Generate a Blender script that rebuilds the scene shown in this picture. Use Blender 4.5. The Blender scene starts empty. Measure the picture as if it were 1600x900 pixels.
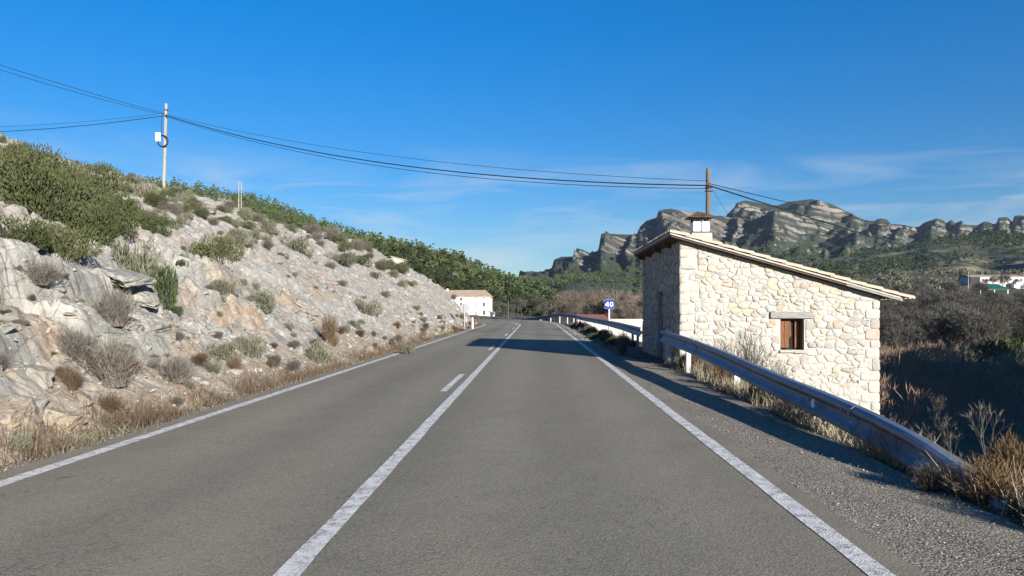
import bpy, bmesh, math, random
import numpy as np
from mathutils import Vector

random.seed(7)
rng = np.random.default_rng(11)
D = bpy.data
SC = bpy.context.scene
COL = SC.collection
PI = math.pi

# ------------------------------------------------------------------ camera
F = 1155.0            # focal length in photo pixels (1600 wide)
PX0, PY0, HC = 837.0, 482.0, 1.45
cam_d = D.cameras.new('camera')
cam = D.objects.new('camera', cam_d)
COL.objects.link(cam)
cam.location = (0, 0, HC)
cam.rotation_euler = (PI / 2, 0, 0)
cam_d.sensor_width = 36
cam_d.lens = 36 * F / 1600
cam_d.shift_x = -(PX0 - 800) / 1600
cam_d.shift_y = (PY0 - 450) / 1600
cam_d.clip_start = 0.05
cam_d.clip_end = 30000
SC.camera = cam

# ------------------------------------------------------------------ light
SUN = Vector((5.9, -9.6, 3.3)).normalized()
SUN_EL = math.asin(SUN.z)
SUN_AZ = math.atan2(SUN.x, SUN.y)
w = D.worlds.new('World')
SC.world = w
w.use_nodes = True
nt = w.node_tree
nt.nodes.clear()
wo = nt.nodes.new('ShaderNodeOutputWorld')
bg = nt.nodes.new('ShaderNodeBackground')
bg.inputs['Strength'].default_value = 0.066
sky = nt.nodes.new('ShaderNodeTexSky')
sky.sky_type = 'NISHITA'
sky.sun_disc = False
sky.sun_elevation = SUN_EL
sky.sun_rotation = SUN_AZ
sky.altitude = 600
sky.air_density = 1.0
sky.dust_density = 0.1
sky.ozone_density = 4.0
hsv = nt.nodes.new('ShaderNodeHueSaturation')
hsv.inputs['Saturation'].default_value = 1.33
hsv.inputs['Value'].default_value = 1.12
hsv.inputs['Hue'].default_value = 0.505
nt.links.new(sky.outputs[0], hsv.inputs['Color'])
# clear winter air: the band of sky near the horizon stays blue, all the way round
tc = nt.nodes.new('ShaderNodeTexCoord')
sep = nt.nodes.new('ShaderNodeSeparateXYZ')
nt.links.new(tc.outputs['Generated'], sep.inputs[0])
hd = nt.nodes.new('ShaderNodeMapRange')
hd.inputs['From Min'].default_value = 0.02
hd.inputs['From Max'].default_value = 0.40
hd.inputs['To Min'].default_value = 0.60
hd.inputs['To Max'].default_value = 1.0
nt.links.new(sep.outputs['Z'], hd.inputs['Value'])
hmul = nt.nodes.new('ShaderNodeVectorMath')
hmul.operation = 'SCALE'
nt.links.new(hsv.outputs[0], hmul.inputs[0])
nt.links.new(hd.outputs[0], hmul.inputs['Scale'])
# thin cirrus wisps
mp = nt.nodes.new('ShaderNodeMapping')
mp.inputs['Scale'].default_value = (2.6, 2.6, 17.0)
mp.inputs['Location'].default_value = (0.9, 4.0, 6.2)
mp.inputs['Rotation'].default_value = (0, math.radians(-3), 0)
nt.links.new(tc.outputs['Generated'], mp.inputs[0])
cn = nt.nodes.new('ShaderNodeTexNoise')
cn.inputs['Scale'].default_value = 1.6
cn.inputs['Detail'].default_value = 6
cn.inputs['Roughness'].default_value = 0.55
cn.inputs['Distortion'].default_value = 0.7
nt.links.new(mp.outputs[0], cn.inputs['Vector'])
cr = nt.nodes.new('ShaderNodeMapRange')
cr.inputs['From Min'].default_value = 0.47
cr.inputs['From Max'].default_value = 0.74
cr.inputs['To Max'].default_value = 0.6
nt.links.new(cn.outputs['Fac'], cr.inputs['Value'])
ce = nt.nodes.new('ShaderNodeMapRange')
ce.inputs['From Min'].default_value = 0.22
ce.inputs['From Max'].default_value = 0.13
nt.links.new(sep.outputs['Z'], ce.inputs['Value'])
cm = nt.nodes.new('ShaderNodeMath')
cm.operation = 'MULTIPLY'
nt.links.new(cr.outputs[0], cm.inputs[0])
nt.links.new(ce.outputs[0], cm.inputs[1])
mixc = nt.nodes.new('ShaderNodeMix')
mixc.data_type = 'RGBA'
mixc.inputs['B'].default_value = (4.6, 5.0, 5.3, 1)
nt.links.new(cm.outputs[0], mixc.inputs['Factor'])
nt.links.new(hmul.outputs[0], mixc.inputs['A'])
nt.links.new(mixc.outputs['Result'], bg.inputs['Color'])
nt.links.new(bg.outputs[0], wo.inputs[0])

sun_d = D.lights.new('sun', 'SUN')
sun_d.energy = 5.0
sun_d.angle = math.radians(0.53)
sun_d.color = (1.0, 0.945, 0.87)
sun = D.objects.new('sun', sun_d)
COL.objects.link(sun)
sun.rotation_euler = (-SUN).to_track_quat('-Z', 'Y').to_euler()
sun.location = (30, -40, 40)

SC.view_settings.view_transform = 'Standard'
SC.view_settings.look = 'None'
SC.view_settings.exposure = 1.2
SC.view_settings.gamma = 1
SC.view_settings.use_curve_mapping = False
SC.cycles.max_bounces = 5
SC.cycles.diffuse_bounces = 3
SC.cycles.transparent_max_bounces = 8

# ------------------------------------------------------------------ noise
def _hash(ix, iy, s):
    a = (ix.astype(np.int64) * 374761393 + iy.astype(np.int64) * 668265263 + s * 2147483647 % 1000003 * 97) & 0xffffffff
    a = ((a ^ (a >> 13)) * 1274126177) & 0xffffffff
    a = ((a ^ (a >> 16)) * 2246822519) & 0xffffffff
    a = a ^ (a >> 15)
    return (a & 0xffffff) / float(0x1000000)

def vnoise(x, y, s=0):
    x = np.asarray(x, float); y = np.asarray(y, float)
    ix = np.floor(x); iy = np.floor(y)
    fx = x - ix; fy = y - iy
    fx = fx * fx * fx * (fx * (fx * 6 - 15) + 10)
    fy = fy * fy * fy * (fy * (fy * 6 - 15) + 10)
    a = _hash(ix, iy, s); b = _hash(ix + 1, iy, s)
    c = _hash(ix, iy + 1, s); d = _hash(ix + 1, iy + 1, s)
    return (a * (1 - fx) + b * fx) * (1 - fy) + (c * (1 - fx) + d * fx) * fy * 1.0

def fbm(x, y, s=0, o=4, g=0.5):
    t = 0; a = 1; n = 0
    for i in range(o):
        t = t + a * (vnoise(x, y, s + i * 13) * 2 - 1)
        n += a; a *= g
        x = x * 2.03 + 17.1; y = y * 2.03 + 5.7
    return t / n

def ridged(x, y, s=0, o=4):
    t = 0; a = 1; n = 0
    for i in range(o):
        t = t + a * (1 - np.abs(vnoise(x, y, s + i * 7) * 2 - 1))
        n += a; a *= 0.5
        x = x * 2.1 + 3.3; y = y * 2.1 + 8.8
    return t / n

def worley(x, y, s=0):
    ix = np.floor(x); iy = np.floor(y)
    f1 = np.full(x.shape, 9.0); f2 = np.full(x.shape, 9.0)
    cid = np.zeros(x.shape); gx = np.zeros(x.shape); gy = np.zeros(x.shape)
    for dx in (-1, 0, 1):
        for dy in (-1, 0, 1):
            cx = ix + dx; cy = iy + dy
            qx = cx + _hash(cx, cy, s); qy = cy + _hash(cx, cy, s + 5)
            d = np.hypot(qx - x, qy - y)
            new = d < f1
            f2 = np.where(new, f1, np.minimum(f2, d))
            cid = np.where(new, _hash(cx, cy, s + 9), cid)
            gx = np.where(new, x - qx, gx); gy = np.where(new, y - qy, gy)
            f1 = np.where(new, d, f1)
    return f1, f2, cid, gx, gy

def sstep(a, b, x):
    t = np.clip((np.asarray(x, float) - a) / (b - a), 0, 1)
    return t * t * (3 - 2 * t)

# ------------------------------------------------------------------ object helpers
def link(o, parent=None):
    COL.objects.link(o)
    if parent is not None:
        o.parent = parent
    return o

def wloc(o):
    v = Vector((0, 0, 0))
    while o is not None:
        v += o.location
        o = o.parent
    return v

def make_mesh(name, V, Fc, mats, midx=None, smooth=False):
    V = np.asarray(V, np.float32); Fc = np.asarray(Fc, np.int32)
    me = D.meshes.new(name)
    me.vertices.add(len(V)); me.vertices.foreach_set('co', V.ravel())
    k = Fc.shape[1]
    me.loops.add(Fc.size); me.loops.foreach_set('vertex_index', Fc.ravel())
    me.polygons.add(len(Fc))
    me.polygons.foreach_set('loop_start', np.arange(0, Fc.size, k, dtype=np.int32))
    if not isinstance(mats, (list, tuple)):
        mats = [mats]
    for m in mats:
        me.materials.append(m)
    if midx is not None:
        me.polygons.foreach_set('material_index', np.asarray(midx, np.int32))
    me.polygons.foreach_set('use_smooth', np.full(len(Fc), bool(smooth)))
    me.update(calc_edges=True)
    return me

def tag(o, label=None, cat=None, group=None, kind=None):
    if label: o['label'] = label
    if cat: o['category'] = cat
    if group: o['group'] = group
    if kind: o['kind'] = kind
    return o

def thing(name, label, cat, loc=(0, 0, 0), group=None, rz=0, sc=1):
    o = D.objects.new(name, None)
    o.empty_display_size = 0.2
    o.location = loc; o.rotation_euler = (0, 0, rz)
    o.scale = (sc, sc, sc) if not isinstance(sc, (tuple, list)) else sc
    COL.objects.link(o)
    return tag(o, label, cat, group)

class MB:
    """collects polygons (world coordinates) and links them as one mesh object"""
    def __init__(s): s.v = []; s.f = []; s.m = []
    def poly(s, pts, m=0):
        n = len(s.v); s.v += [tuple(p) for p in pts]; s.f.append(tuple(range(n, n + len(pts)))); s.m.append(m)
    def box(s, a, b, m=0):
        x0, y0, z0 = a; x1, y1, z1 = b
        n = len(s.v)
        s.v += [(x0, y0, z0), (x1, y0, z0), (x1, y1, z0), (x0, y1, z0), (x0, y0, z1), (x1, y0, z1), (x1, y1, z1), (x0, y1, z1)]
        for q in ((0, 3, 2, 1), (4, 5, 6, 7), (0, 1, 5, 4), (1, 2, 6, 5), (2, 3, 7, 6), (3, 0, 4, 7)):
            s.f.append(tuple(n + i for i in q)); s.m.append(m)
    def tube(s, pts, radii, seg=8, cap=True, m=0):
        n0 = len(s.v); pts = [Vector(p) for p in pts]
        if not isinstance(radii, (list, tuple)): radii = [radii] * len(pts)
        for i, p in enumerate(pts):
            d = (pts[min(i + 1, len(pts) - 1)] - pts[max(i - 1, 0)]).normalized()
            up = Vector((0, 0, 1)) if abs(d.z) < 0.95 else Vector((1, 0, 0))
            a = d.cross(up).normalized(); b = d.cross(a)
            for k in range(seg):
                t = 2 * PI * k / seg
                s.v.append(tuple(p + (a * math.cos(t) + b * math.sin(t)) * radii[i]))
        for i in range(len(pts) - 1):
            for k in range(seg):
                k2 = (k + 1) % seg
                s.f.append((n0 + i * seg + k, n0 + i * seg + k2, n0 + (i + 1) * seg + k2, n0 + (i + 1) * seg + k)); s.m.append(m)
        if cap:
            s.f.append(tuple(n0 + k for k in reversed(range(seg)))); s.m.append(m)
            s.f.append(tuple(n0 + (len(pts) - 1) * seg + k for k in range(seg))); s.m.append(m)
    def loft(s, secs, closed=True, m=0):
        """secs: list of equal-length point loops"""
        n0 = len(s.v); k = len(secs[0])
        for sec in secs: s.v += [tuple(p) for p in sec]
        for i in range(len(secs) - 1):
            for j in range(k if closed else k - 1):
                j2 = (j + 1) % k
                s.f.append((n0 + i * k + j, n0 + i * k + j2, n0 + (i + 1) * k + j2, n0 + (i + 1) * k + j)); s.m.append(m)
        if closed:
            s.f.append(tuple(n0 + j for j in reversed(range(k)))); s.m.append(m)
            s.f.append(tuple(n0 + (len(secs) - 1) * k + j for j in range(k))); s.m.append(m)
    def build(s, name, mats, parent=None, smooth=False, bevel=0.0, fix=True):
        o0 = wloc(parent) if parent is not None else Vector((0, 0, 0))
        me = D.meshes.new(name)
        me.from_pydata([(x - o0.x, y - o0.y, z - o0.z) for x, y, z in s.v], [], s.f)
        if not isinstance(mats, (list, tuple)): mats = [mats]
        for m in mats: me.materials.append(m)
        me.polygons.foreach_set('material_index', s.m)
        if fix or bevel:
            bm = bmesh.new(); bm.from_mesh(me)
            if fix: bmesh.ops.recalc_face_normals(bm, faces=bm.faces)
            if bevel:
                bmesh.ops.bevel(bm, geom=list(bm.edges), offset=bevel, segments=1, affect='EDGES', clamp_overlap=True)
            bm.to_mesh(me); bm.free()
        me.polygons.foreach_set('use_smooth', [bool(smooth)] * len(me.polygons))
        me.update()
        return link(D.objects.new(name, me), parent)

def copy_tree(o, parent=None):
    c = o.copy(); COL.objects.link(c); c.parent = parent
    for ch in list(o.children): copy_tree(ch, c)
    return c

# ------------------------------------------------------------------ material helpers
class NT:
    def __init__(s, name):
        s.m = D.materials.new(name); s.m.use_nodes = True
        s.t = s.m.node_tree; s.t.nodes.clear()
        s.out = s.n('OutputMaterial'); s.p = s.n('BsdfPrincipled')
        s.t.links.new(s.p.outputs[0], s.out.inputs[0])
        s.p.inputs['Roughness'].default_value = 0.85
        s.p.inputs['Specular IOR Level'].default_value = 0.25
    def n(s, t): return s.t.nodes.new('ShaderNode' + t)
    def l(s, a, b): s.t.links.new(a, b)
    def obj(s):
        return s.n('TexCoord').outputs['Object']
    def pos(s):
        return s.n('NewGeometry').outputs['Position']
    def noise(s, vec, scale, det=4, rough=0.55, dist=0.0, sc=None):
        if sc is not None:
            mp = s.n('Mapping'); mp.inputs['Scale'].default_value = sc; s.l(vec, mp.inputs[0]); vec = mp.outputs[0]
        n = s.n('TexNoise'); n.inputs['Scale'].default_value = scale; n.inputs['Detail'].default_value = det
        n.inputs['Roughness'].default_value = rough; n.inputs['Distortion'].default_value = dist
        s.l(vec, n.inputs['Vector']); return n.outputs['Fac']
    def voro(s, vec, scale, feat='F1', out='Distance', sc=None):
        if sc is not None:
            mp = s.n('Mapping'); mp.inputs['Scale'].default_value = sc; s.l(vec, mp.inputs[0]); vec = mp.outputs[0]
        n = s.n('TexVoronoi'); n.feature = feat; n.inputs['Scale'].default_value = scale
        s.l(vec, n.inputs['Vector']); return n.outputs[out]
    def rng(s, v, a, b, c=0.0, d=1.0):
        m = s.n('MapRange'); m.inputs['From Min'].default_value = a; m.inputs['From Max'].default_value = b
        m.inputs['To Min'].default_value = c; m.inputs['To Max'].default_value = d; s.l(v, m.inputs['Value']); return m.outputs[0]
    def math(s, op, a, b=None):
        m = s.n('Math'); m.operation = op
        for i, q in enumerate((a, b)):
            if q is None: continue
            if isinstance(q, (int, float)): m.inputs[i].default_value = q
            else: s.l(q, m.inputs[i])
        return m.outputs[0]
    def mix(s, f, a, b, mode='MIX'):
        m = s.n('Mix'); m.data_type = 'RGBA'; m.blend_type = mode
        for key, q in (('Factor', f), ('A', a), ('B', b)):
            i = m.inputs[key] if key != 'Factor' else m.inputs[0]
            if key != 'Factor': i = [x for x in m.inputs if x.name == key and x.type == 'RGBA'][0]
            if isinstance(q, (int, float)): i.default_value = q
            elif isinstance(q, tuple): i.default_value = (*q, 1) if len(q) == 3 else q
            else: s.l(q, i)
        return [x for x in m.outputs if x.type == 'RGBA'][0]
    def ramp(s, v, stops):
        r = s.n('ValToRGB'); e = r.color_ramp.elements
        while len(e) < len(stops): e.new(0.5)
        for i, (p, c) in enumerate(stops):
            e[i].position = p; e[i].color = (*c, 1)
        s.l(v, r.inputs[0]); return r.outputs[0]
    def col(s, c):
        if isinstance(c, tuple): s.p.inputs['Base Color'].default_value = (*c, 1)
        else: s.l(c, s.p.inputs['Base Color'])
    def bump(s, h, strength=0.5, dist=0.02, prev=None):
        b = s.n('Bump'); b.inputs['Strength'].default_value = strength; b.inputs['Distance'].default_value = dist
        s.l(h, b.inputs['Height'])
        if prev is not None: s.l(prev, b.inputs['Normal'])
        s.l(b.outputs[0], s.p.inputs['Normal']); return b.outputs[0]
    def rnd(s): return s.n('ObjectInfo').outputs['Random']

def plain(name, c, rough=0.7, metal=0.0, var=0.25, scale=6.0, bump=0.0, spec=0.3):
    t = NT(name); v = t.obj()
    n = t.noise(v, scale, 5, 0.6)
    dark = tuple(x * (1 - var) for x in c); light = tuple(min(1, x * (1 + var)) for x in c)
    t.col(t.ramp(n, [(0.3, dark), (0.7, light)]))
    t.p.inputs['Roughness'].default_value = rough; t.p.inputs['Metallic'].default_value = metal
    t.p.inputs['Specular IOR Level'].default_value = spec
    if bump: t.bump(t.noise(v, scale * 5, 4), bump, 0.01)
    return t.m

def leafmat(name, c1, c2, rough=0.75, transl=0.15, nscale=2.5):
    t = NT(name)
    r = t.rnd()
    n = t.noise(t.obj(), nscale, 3, 0.6)
    f = t.math('ADD', t.math('MULTIPLY', n, 0.8), t.math('MULTIPLY', r, 0.45))
    t.col(t.ramp(f, [(0.25, c1), (0.85, c2)]))
    t.p.inputs['Roughness'].default_value = rough
    t.p.inputs['Specular IOR Level'].default_value = 0.15
    return t.m

# ------------------------------------------------------------------ materials
def m_asphalt():
    t = NT('asphalt'); v = t.pos()
    sp = t.n('SeparateXYZ'); t.l(v, sp.inputs[0])
    big = t.noise(v, 0.35, 5, 0.6, 0.5, sc=(1.0, 0.25, 1))
    patch = t.noise(v, 1.7, 5, 0.65, 0.3)
    # wheel tracks polished paler along each lane
    tr = t.math('SINE', t.math('MULTIPLY', t.math('ADD', sp.outputs['X'], 0.84), 2 * PI / 1.55))
    f = t.math('ADD', t.math('ADD', t.math('MULTIPLY', big, 0.72), t.math('MULTIPLY', patch, 0.35)), t.math('MULTIPLY', tr, 0.10))
    base = t.ramp(f, [(0.3, (0.144, 0.127, 0.090)), (0.5, (0.190, 0.168, 0.117)), (0.72, (0.242, 0.214, 0.148))])
    agg = t.voro(v, 85, 'F1', 'Color')
    sg = t.n('SeparateColor'); t.l(agg, sg.inputs[0])
    c = t.mix(t.rng(sg.outputs[0], 0.0, 1.0, 0.0, 1.0), t.mix(0.5, base, (0.02, 0.018, 0.016)), t.mix(0.5, base, (0.42, 0.39, 0.31)))
    c2 = t.mix(0.5, base, c)
    fine = t.noise(v, 130, 3, 0.7)
    c3 = t.mix(t.rng(fine, 0.35, 0.5, 0.75, 0.0), c2, (0.035, 0.035, 0.037))
    spot = t.noise(v, 3.1, 2, 0.4)
    c4 = t.mix(t.rng(spot, 0.74, 0.80, 0.0, 0.6), c3, (0.05, 0.048, 0.045))
    ck = t.noise(v, 0.9, 5, 0.7, 1.2)
    c4 = t.mix(t.rng(t.math('ABSOLUTE', t.math('SUBTRACT', ck, 0.5)), 0.0, 0.0035, 0.55, 0.0), c4, (0.035, 0.034, 0.033))
    edge = t.rng(t.math('ABSOLUTE', t.math('ADD', sp.outputs['X'], 1.30)), 2.7, 3.35)
    c4 = t.mix(t.math('MULTIPLY', edge, t.rng(patch, 0.35, 0.65, 0.1, 0.75)), c4, (0.23, 0.19, 0.14))
    t.col(c4)
    t.p.inputs['Roughness'].default_value = 0.9
    d = t.voro(v, 62)
    b = t.bump(t.math('ADD', d, t.math('MULTIPLY', fine, 0.8)), 0.4, 0.005)
    return t.m

def m_paint():
    t = NT('road_paint'); v = t.pos()
    wear = t.noise(v, 9, 6, 0.72, 0.3)
    fine = t.voro(v, 70)
    f = t.math('ADD', t.math('MULTIPLY', wear, 1.0), t.math('MULTIPLY', fine, 0.25))
    c = t.ramp(f, [(0.45, (0.62, 0.61, 0.57)), (0.62, (0.52, 0.51, 0.47)), (0.76, (0.25, 0.235, 0.21))])
    t.col(c); t.bump(fine, 0.5, 0.005)
    return t.m

def m_gravel():
    t = NT('gravel_shoulder'); v = t.pos()
    big = t.noise(v, 0.9, 5, 0.6)
    base = t.ramp(big, [(0.3, (0.140, 0.114, 0.078)), (0.55, (0.200, 0.165, 0.112)), (0.75, (0.27, 0.22, 0.148))])
    agg = t.voro(v, 62, 'F1', 'Color'); sg = t.n('SeparateColor'); t.l(agg, sg.inputs[0])
    c = t.mix(t.rng(sg.outputs[1], 0, 1), t.mix(0.7, base, (0.02, 0.02, 0.02)), t.mix(0.55, base, (0.42, 0.38, 0.31)))
    t.col(t.mix(0.75, base, c))
    d = t.voro(v, 62)
    t.bump(t.math('ADD', t.math('MULTIPLY', d, -0.6), t.math('MULTIPLY', t.noise(v, 11, 5, 0.7), 0.8)), 0.6, 0.014)
    t.p.inputs['Roughness'].default_value = 0.95
    return t.m

def m_ground():
    t = NT('valley_ground'); v = t.pos()
    n1 = t.noise(v, 0.05, 5, 0.6); n2 = t.noise(v, 0.7, 5, 0.65); n3 = t.noise(v, 6, 4, 0.7)
    earth = t.ramp(n2, [(0.3, (0.055, 0.045, 0.034)), (0.6, (0.12, 0.10, 0.072)), (0.8, (0.19, 0.16, 0.115))])
    green = t.ramp(n2, [(0.3, (0.035, 0.040, 0.018)), (0.7, (0.085, 0.095, 0.042))])
    c = t.mix(t.rng(n1, 0.46, 0.60), earth, green)
    c = t.mix(t.rng(n3, 0.3, 0.7, 0.45, 0.0), c, (0.03, 0.027, 0.02))
    t.col(c); t.bump(n3, 0.8, 0.15)
    return t.m

def m_slope():
    t = NT('limestone_slope'); v = t.pos()
    ob = v
    n0 = t.noise(ob, 0.16, 4, 0.55, 0.4)
    n1 = t.noise(ob, 0.55, 6, 0.62, 0.6)
    n2 = t.noise(ob, 3.0, 6, 0.68, 0.2)
    n3 = t.noise(ob, 17, 4, 0.7)
    pale = t.ramp(n2, [(0.28, (0.185, 0.174, 0.153)), (0.48, (0.285, 0.269, 0.238)), (0.70, (0.375, 0.356, 0.318))])
    grey = t.ramp(n2, [(0.28, (0.120, 0.121, 0.106)), (0.48, (0.195, 0.195, 0.172)), (0.72, (0.285, 0.279, 0.246))])
    orange = t.ramp(n2, [(0.28, (0.22, 0.145, 0.092)), (0.5, (0.33, 0.230, 0.150)), (0.75, (0.42, 0.33, 0.24))])
    sp = t.n('SeparateXYZ'); t.l(v, sp.inputs[0])
    low = t.rng(sp.outputs['Z'], 4.6, 1.2)        # grey weathered rock and rusty clay lie low in the cut
    near = t.rng(sp.outputs['Y'], 34, 9)
    gm = t.math('MULTIPLY', t.rng(n1, 0.42, 0.52), t.math('ADD', 0.12, t.math('MULTIPLY', low, t.math('ADD', 0.25, t.math('MULTIPLY', near, 0.75)))))
    c = t.mix(gm, pale, grey)
    on = t.noise(ob, 0.55, 5, 0.6, 0.8)
    om = t.math('MULTIPLY', t.rng(on, 0.50, 0.66), t.math('ADD', 0.20, t.math('MULTIPLY', low, 0.58)))
    c = t.mix(om, c, orange)
    # clay apron at the foot
    foot = t.rng(sp.outputs['Z'], 0.75, 0.1)
    c = t.mix(t.math('MULTIPLY', foot, 0.75), c, t.ramp(n3, [(0.3, (0.17, 0.12, 0.075)), (0.7, (0.38, 0.29, 0.20))]))
    st = t.noise(ob, 1.0, 5, 0.7, 0.6, sc=(0.8, 0.5, 7.0))
    c = t.mix(t.rng(st, 0.30, 0.38, 0.35, 0.0), c, (0.10, 0.09, 0.078))
    cr = t.voro(ob, 2.6, 'DISTANCE_TO_EDGE', 'Distance', sc=(1, 0.7, 1.5))
    wob = t.math('ADD', cr, t.math('MULTIPLY', t.math('SUBTRACT', n3, 0.5), 0.08))
    c = t.mix(t.rng(wob, 0.0, 0.03, 0.55, 0.0), c, (0.06, 0.052, 0.044))
    t.col(c)
    # stepped angular plates, feeding the bump height only
    def plate(scale, sc):
        q = t.n('SeparateColor'); t.l(t.voro(ob, scale, 'F1', 'Color', sc=sc), q.inputs[0]); return q.outputs[0]
    p1 = plate(3.2, (1, 0.8, 1.6)); p2 = plate(9.0, (1, 0.9, 1.4)); p3 = plate(24, (1, 1, 1.2))
    h = t.math('ADD', t.math('MULTIPLY', p1, 0.8), t.math('ADD', t.math('MULTIPLY', p2, 0.55), t.math('MULTIPLY', p3, 0.3)))
    h = t.math('ADD', h, t.math('ADD', t.math('MULTIPLY', n2, 0.4), t.math('MULTIPLY', n3, 0.3)))
    t.bump(h, 0.8, 0.07)
    t.p.inputs['Roughness'].default_value = 0.95
    return t.m

def m_rock(name, c, spec=0.2):
    t = NT(name); v = t.obj(); r = t.rnd()
    n = t.noise(v, 4, 5, 0.65)
    a = tuple(x * 0.6 for x in c); b = tuple(x * 1.25 for x in c)
    cc = t.ramp(n, [(0.3, a), (0.7, b)])
    cc = t.mix(t.rng(r, 0, 1, 0, 0.35), cc, (0.30, 0.21, 0.14))
    t.col(cc); t.bump(t.noise(v, 14, 5, 0.7), 0.8, 0.06)
    return t.m

def m_mountain(name, dip, period, rocky, stw=-1.05):
    t = NT(name); g = t.n('NewGeometry'); v = g.outputs['Position']
    sp = t.n('SeparateXYZ'); t.l(v, sp.inputs[0])
    sn = t.n('SeparateXYZ'); t.l(g.outputs['Normal'], sn.inputs[0])
    n1 = t.noise(v, 0.012, 6, 0.65); n2 = t.noise(v, 0.06, 5, 0.65); n3 = t.noise(v, 0.2, 3, 0.7)
    band = t.math('ADD', sp.outputs['Z'], t.math('MULTIPLY', sp.outputs['X'], dip))
    band = t.math('ADD', band, t.math('MULTIPLY', n1, 26))
    wv = t.noise(t.math('MULTIPLY', band, 1.0), 1.0, 2) if False else None
    cmb = t.n('CombineXYZ'); t.l(t.math('DIVIDE', band, period), cmb.inputs[2])
    t.l(t.math('MULTIPLY', sp.outputs['X'], 0.004), cmb.inputs[0])
    st = t.noise(cmb.outputs[0], 1.0, 4, 0.6)
    rock = t.ramp(st, [(0.38, (0.045, 0.043, 0.040)), (0.5, (0.118, 0.107, 0.095)), (0.60, (0.225, 0.20, 0.17))])
    rock = t.mix(t.rng(n2, 0.45, 0.7, 0, 0.5), rock, (0.24, 0.185, 0.14))
    veg = t.ramp(n3, [(0.3, (0.020, 0.028, 0.020)), (0.55, (0.036, 0.046, 0.028)), (0.75, (0.062, 0.066, 0.040))])
    f = t.math('ADD', sn.outputs['Z'], t.math('ADD', t.math('MULTIPLY', t.math('SUBTRACT', n2, 0.5), 0.75), t.math('MULTIPLY', t.math('SUBTRACT', st, 0.5), stw)))
    f = t.math('SUBTRACT', f, t.rng(sp.outputs['Z'], 60, 300, -0.22, rocky))
    t.col(t.mix(t.rng(f, 0.50, 0.62), rock, veg))
    t.bump(t.math('ADD', t.math('MULTIPLY', st, 1.2), t.math('ADD', n2, n3)), 1.0, 5.0)
    t.p.inputs['Roughness'].default_value = 0.95
    return t.m

def m_scrub(name, a, b, c, s1=0.03, s2=0.25):
    t = NT(name); v = t.pos()
    n1 = t.noise(v, s1, 5, 0.6, 0.3, sc=(1, 1, 2.2)); n2 = t.noise(v, s2, 5, 0.7)
    col = t.mix(t.rng(n1, 0.45, 0.58), t.ramp(n2, [(0.35, a), (0.65, b)]), t.ramp(n2, [(0.35, b), (0.65, c)]))
    t.col(col); t.bump(n2, 0.9, 1.2)
    return t.m

def m_stone(name, c, hue=(0.42, 0.33, 0.22)):
    t = NT(name); v = t.obj(); r = t.rnd()
    n = t.noise(v, 7, 6, 0.65); n2 = t.noise(v, 35, 4, 0.7)
    a = tuple(x * 0.80 for x in c); b = tuple(min(1, x * 1.14) for x in c)
    cc = t.ramp(n, [(0.3, a), (0.65, b)])
    cc = t.mix(t.rng(r, 0.0, 1.0, 0.0, 0.20), cc, hue)
    cc = t.mix(t.rng(n2, 0.62, 0.72, 0, 0.35), cc, (0.17, 0.15, 0.12))
    t.col(cc); t.bump(t.math('ADD', n, t.math('MULTIPLY', n2, 0.5)), 0.7, 0.02)
    return t.m

def m_wood(name, c, axis=(14, 14, 1.2)):
    t = NT(name); v = t.obj()
    n = t.noise(v, 3.0, 6, 0.7, 0.3, sc=axis)
    cc = t.ramp(n, [(0.3, tuple(x * 0.45 for x in c)), (0.5, c), (0.72, tuple(min(1, x * 1.5) for x in c))])
    t.col(cc); t.bump(n, 0.7, 0.01)
    return t.m

def m_metal(name, c, rough=0.45, metal=0.85):
    t = NT(name); v = t.obj()
    n = t.noise(v, 3, 5, 0.6); n2 = t.noise(v, 22, 4, 0.7)
    cc = t.ramp(n, [(0.3, tuple(x * 0.8 for x in c)), (0.7, tuple(min(1, x * 1.15) for x in c))])
    cc = t.mix(t.rng(n2, 0.66, 0.76, 0, 0.6), cc, (0.16, 0.12, 0.08))
    t.col(cc); t.p.inputs['Metallic'].default_value = metal
    t.l(t.rng(n2, 0.3, 0.7, rough - 0.1, rough + 0.15), t.p.inputs['Roughness'])
    t.p.inputs['Specular IOR Level'].default_value = 0.5
    return t.m

ASPH = m_asphalt(); PAINT = m_paint(); GRAV = m_gravel(); GROUND = m_ground(); SLOPE = m_slope()
ROCKP = m_rock('pale_rock', (0.32, 0.305, 0.278)); ROCKG = m_rock('grey_rock', (0.23, 0.228, 0.20))
MORTAR = plain('lime_mortar', (0.355, 0.342, 0.308), 0.95, var=0.16, scale=7, bump=1.0)
STONES = [m_stone('cream_stone', (0.355, 0.342, 0.308)), m_stone('yellow_stone', (0.36, 0.325, 0.25)),
          m_stone('pink_stone', (0.33, 0.272, 0.226)), m_stone('grey_stone', (0.27, 0.255, 0.228)),
          m_stone('rust_stone', (0.35, 0.27, 0.205))]
TILE = m_stone('weathered_clay_tile', (0.40, 0.335, 0.25), (0.30, 0.21, 0.14))
WOOD_D = m_wood('brown_plank', (0.15, 0.068, 0.032)); WOOD_G = m_wood('grey_weathered_wood', (0.22, 0.212, 0.197), (1.2, 14, 14))
WOOD_P = m_wood('pole_wood', (0.115, 0.100, 0.083)); WOOD_PL = m_wood('pale_pole_wood', (0.27, 0.25, 0.22))
WOOD_B = m_wood('dark_board', (0.09, 0.065, 0.045), (1.2, 14, 14))
STEEL = m_metal('galvanised_steel', (0.20, 0.235, 0.29), 0.5, 0.55); STEELP = plain('zinc_post', (0.40, 0.42, 0.42), 0.55, 0.3, 0.25, 8)
BLACK = plain('black_rubber', (0.012, 0.012, 0.014), 0.6, var=0.3)
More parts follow.
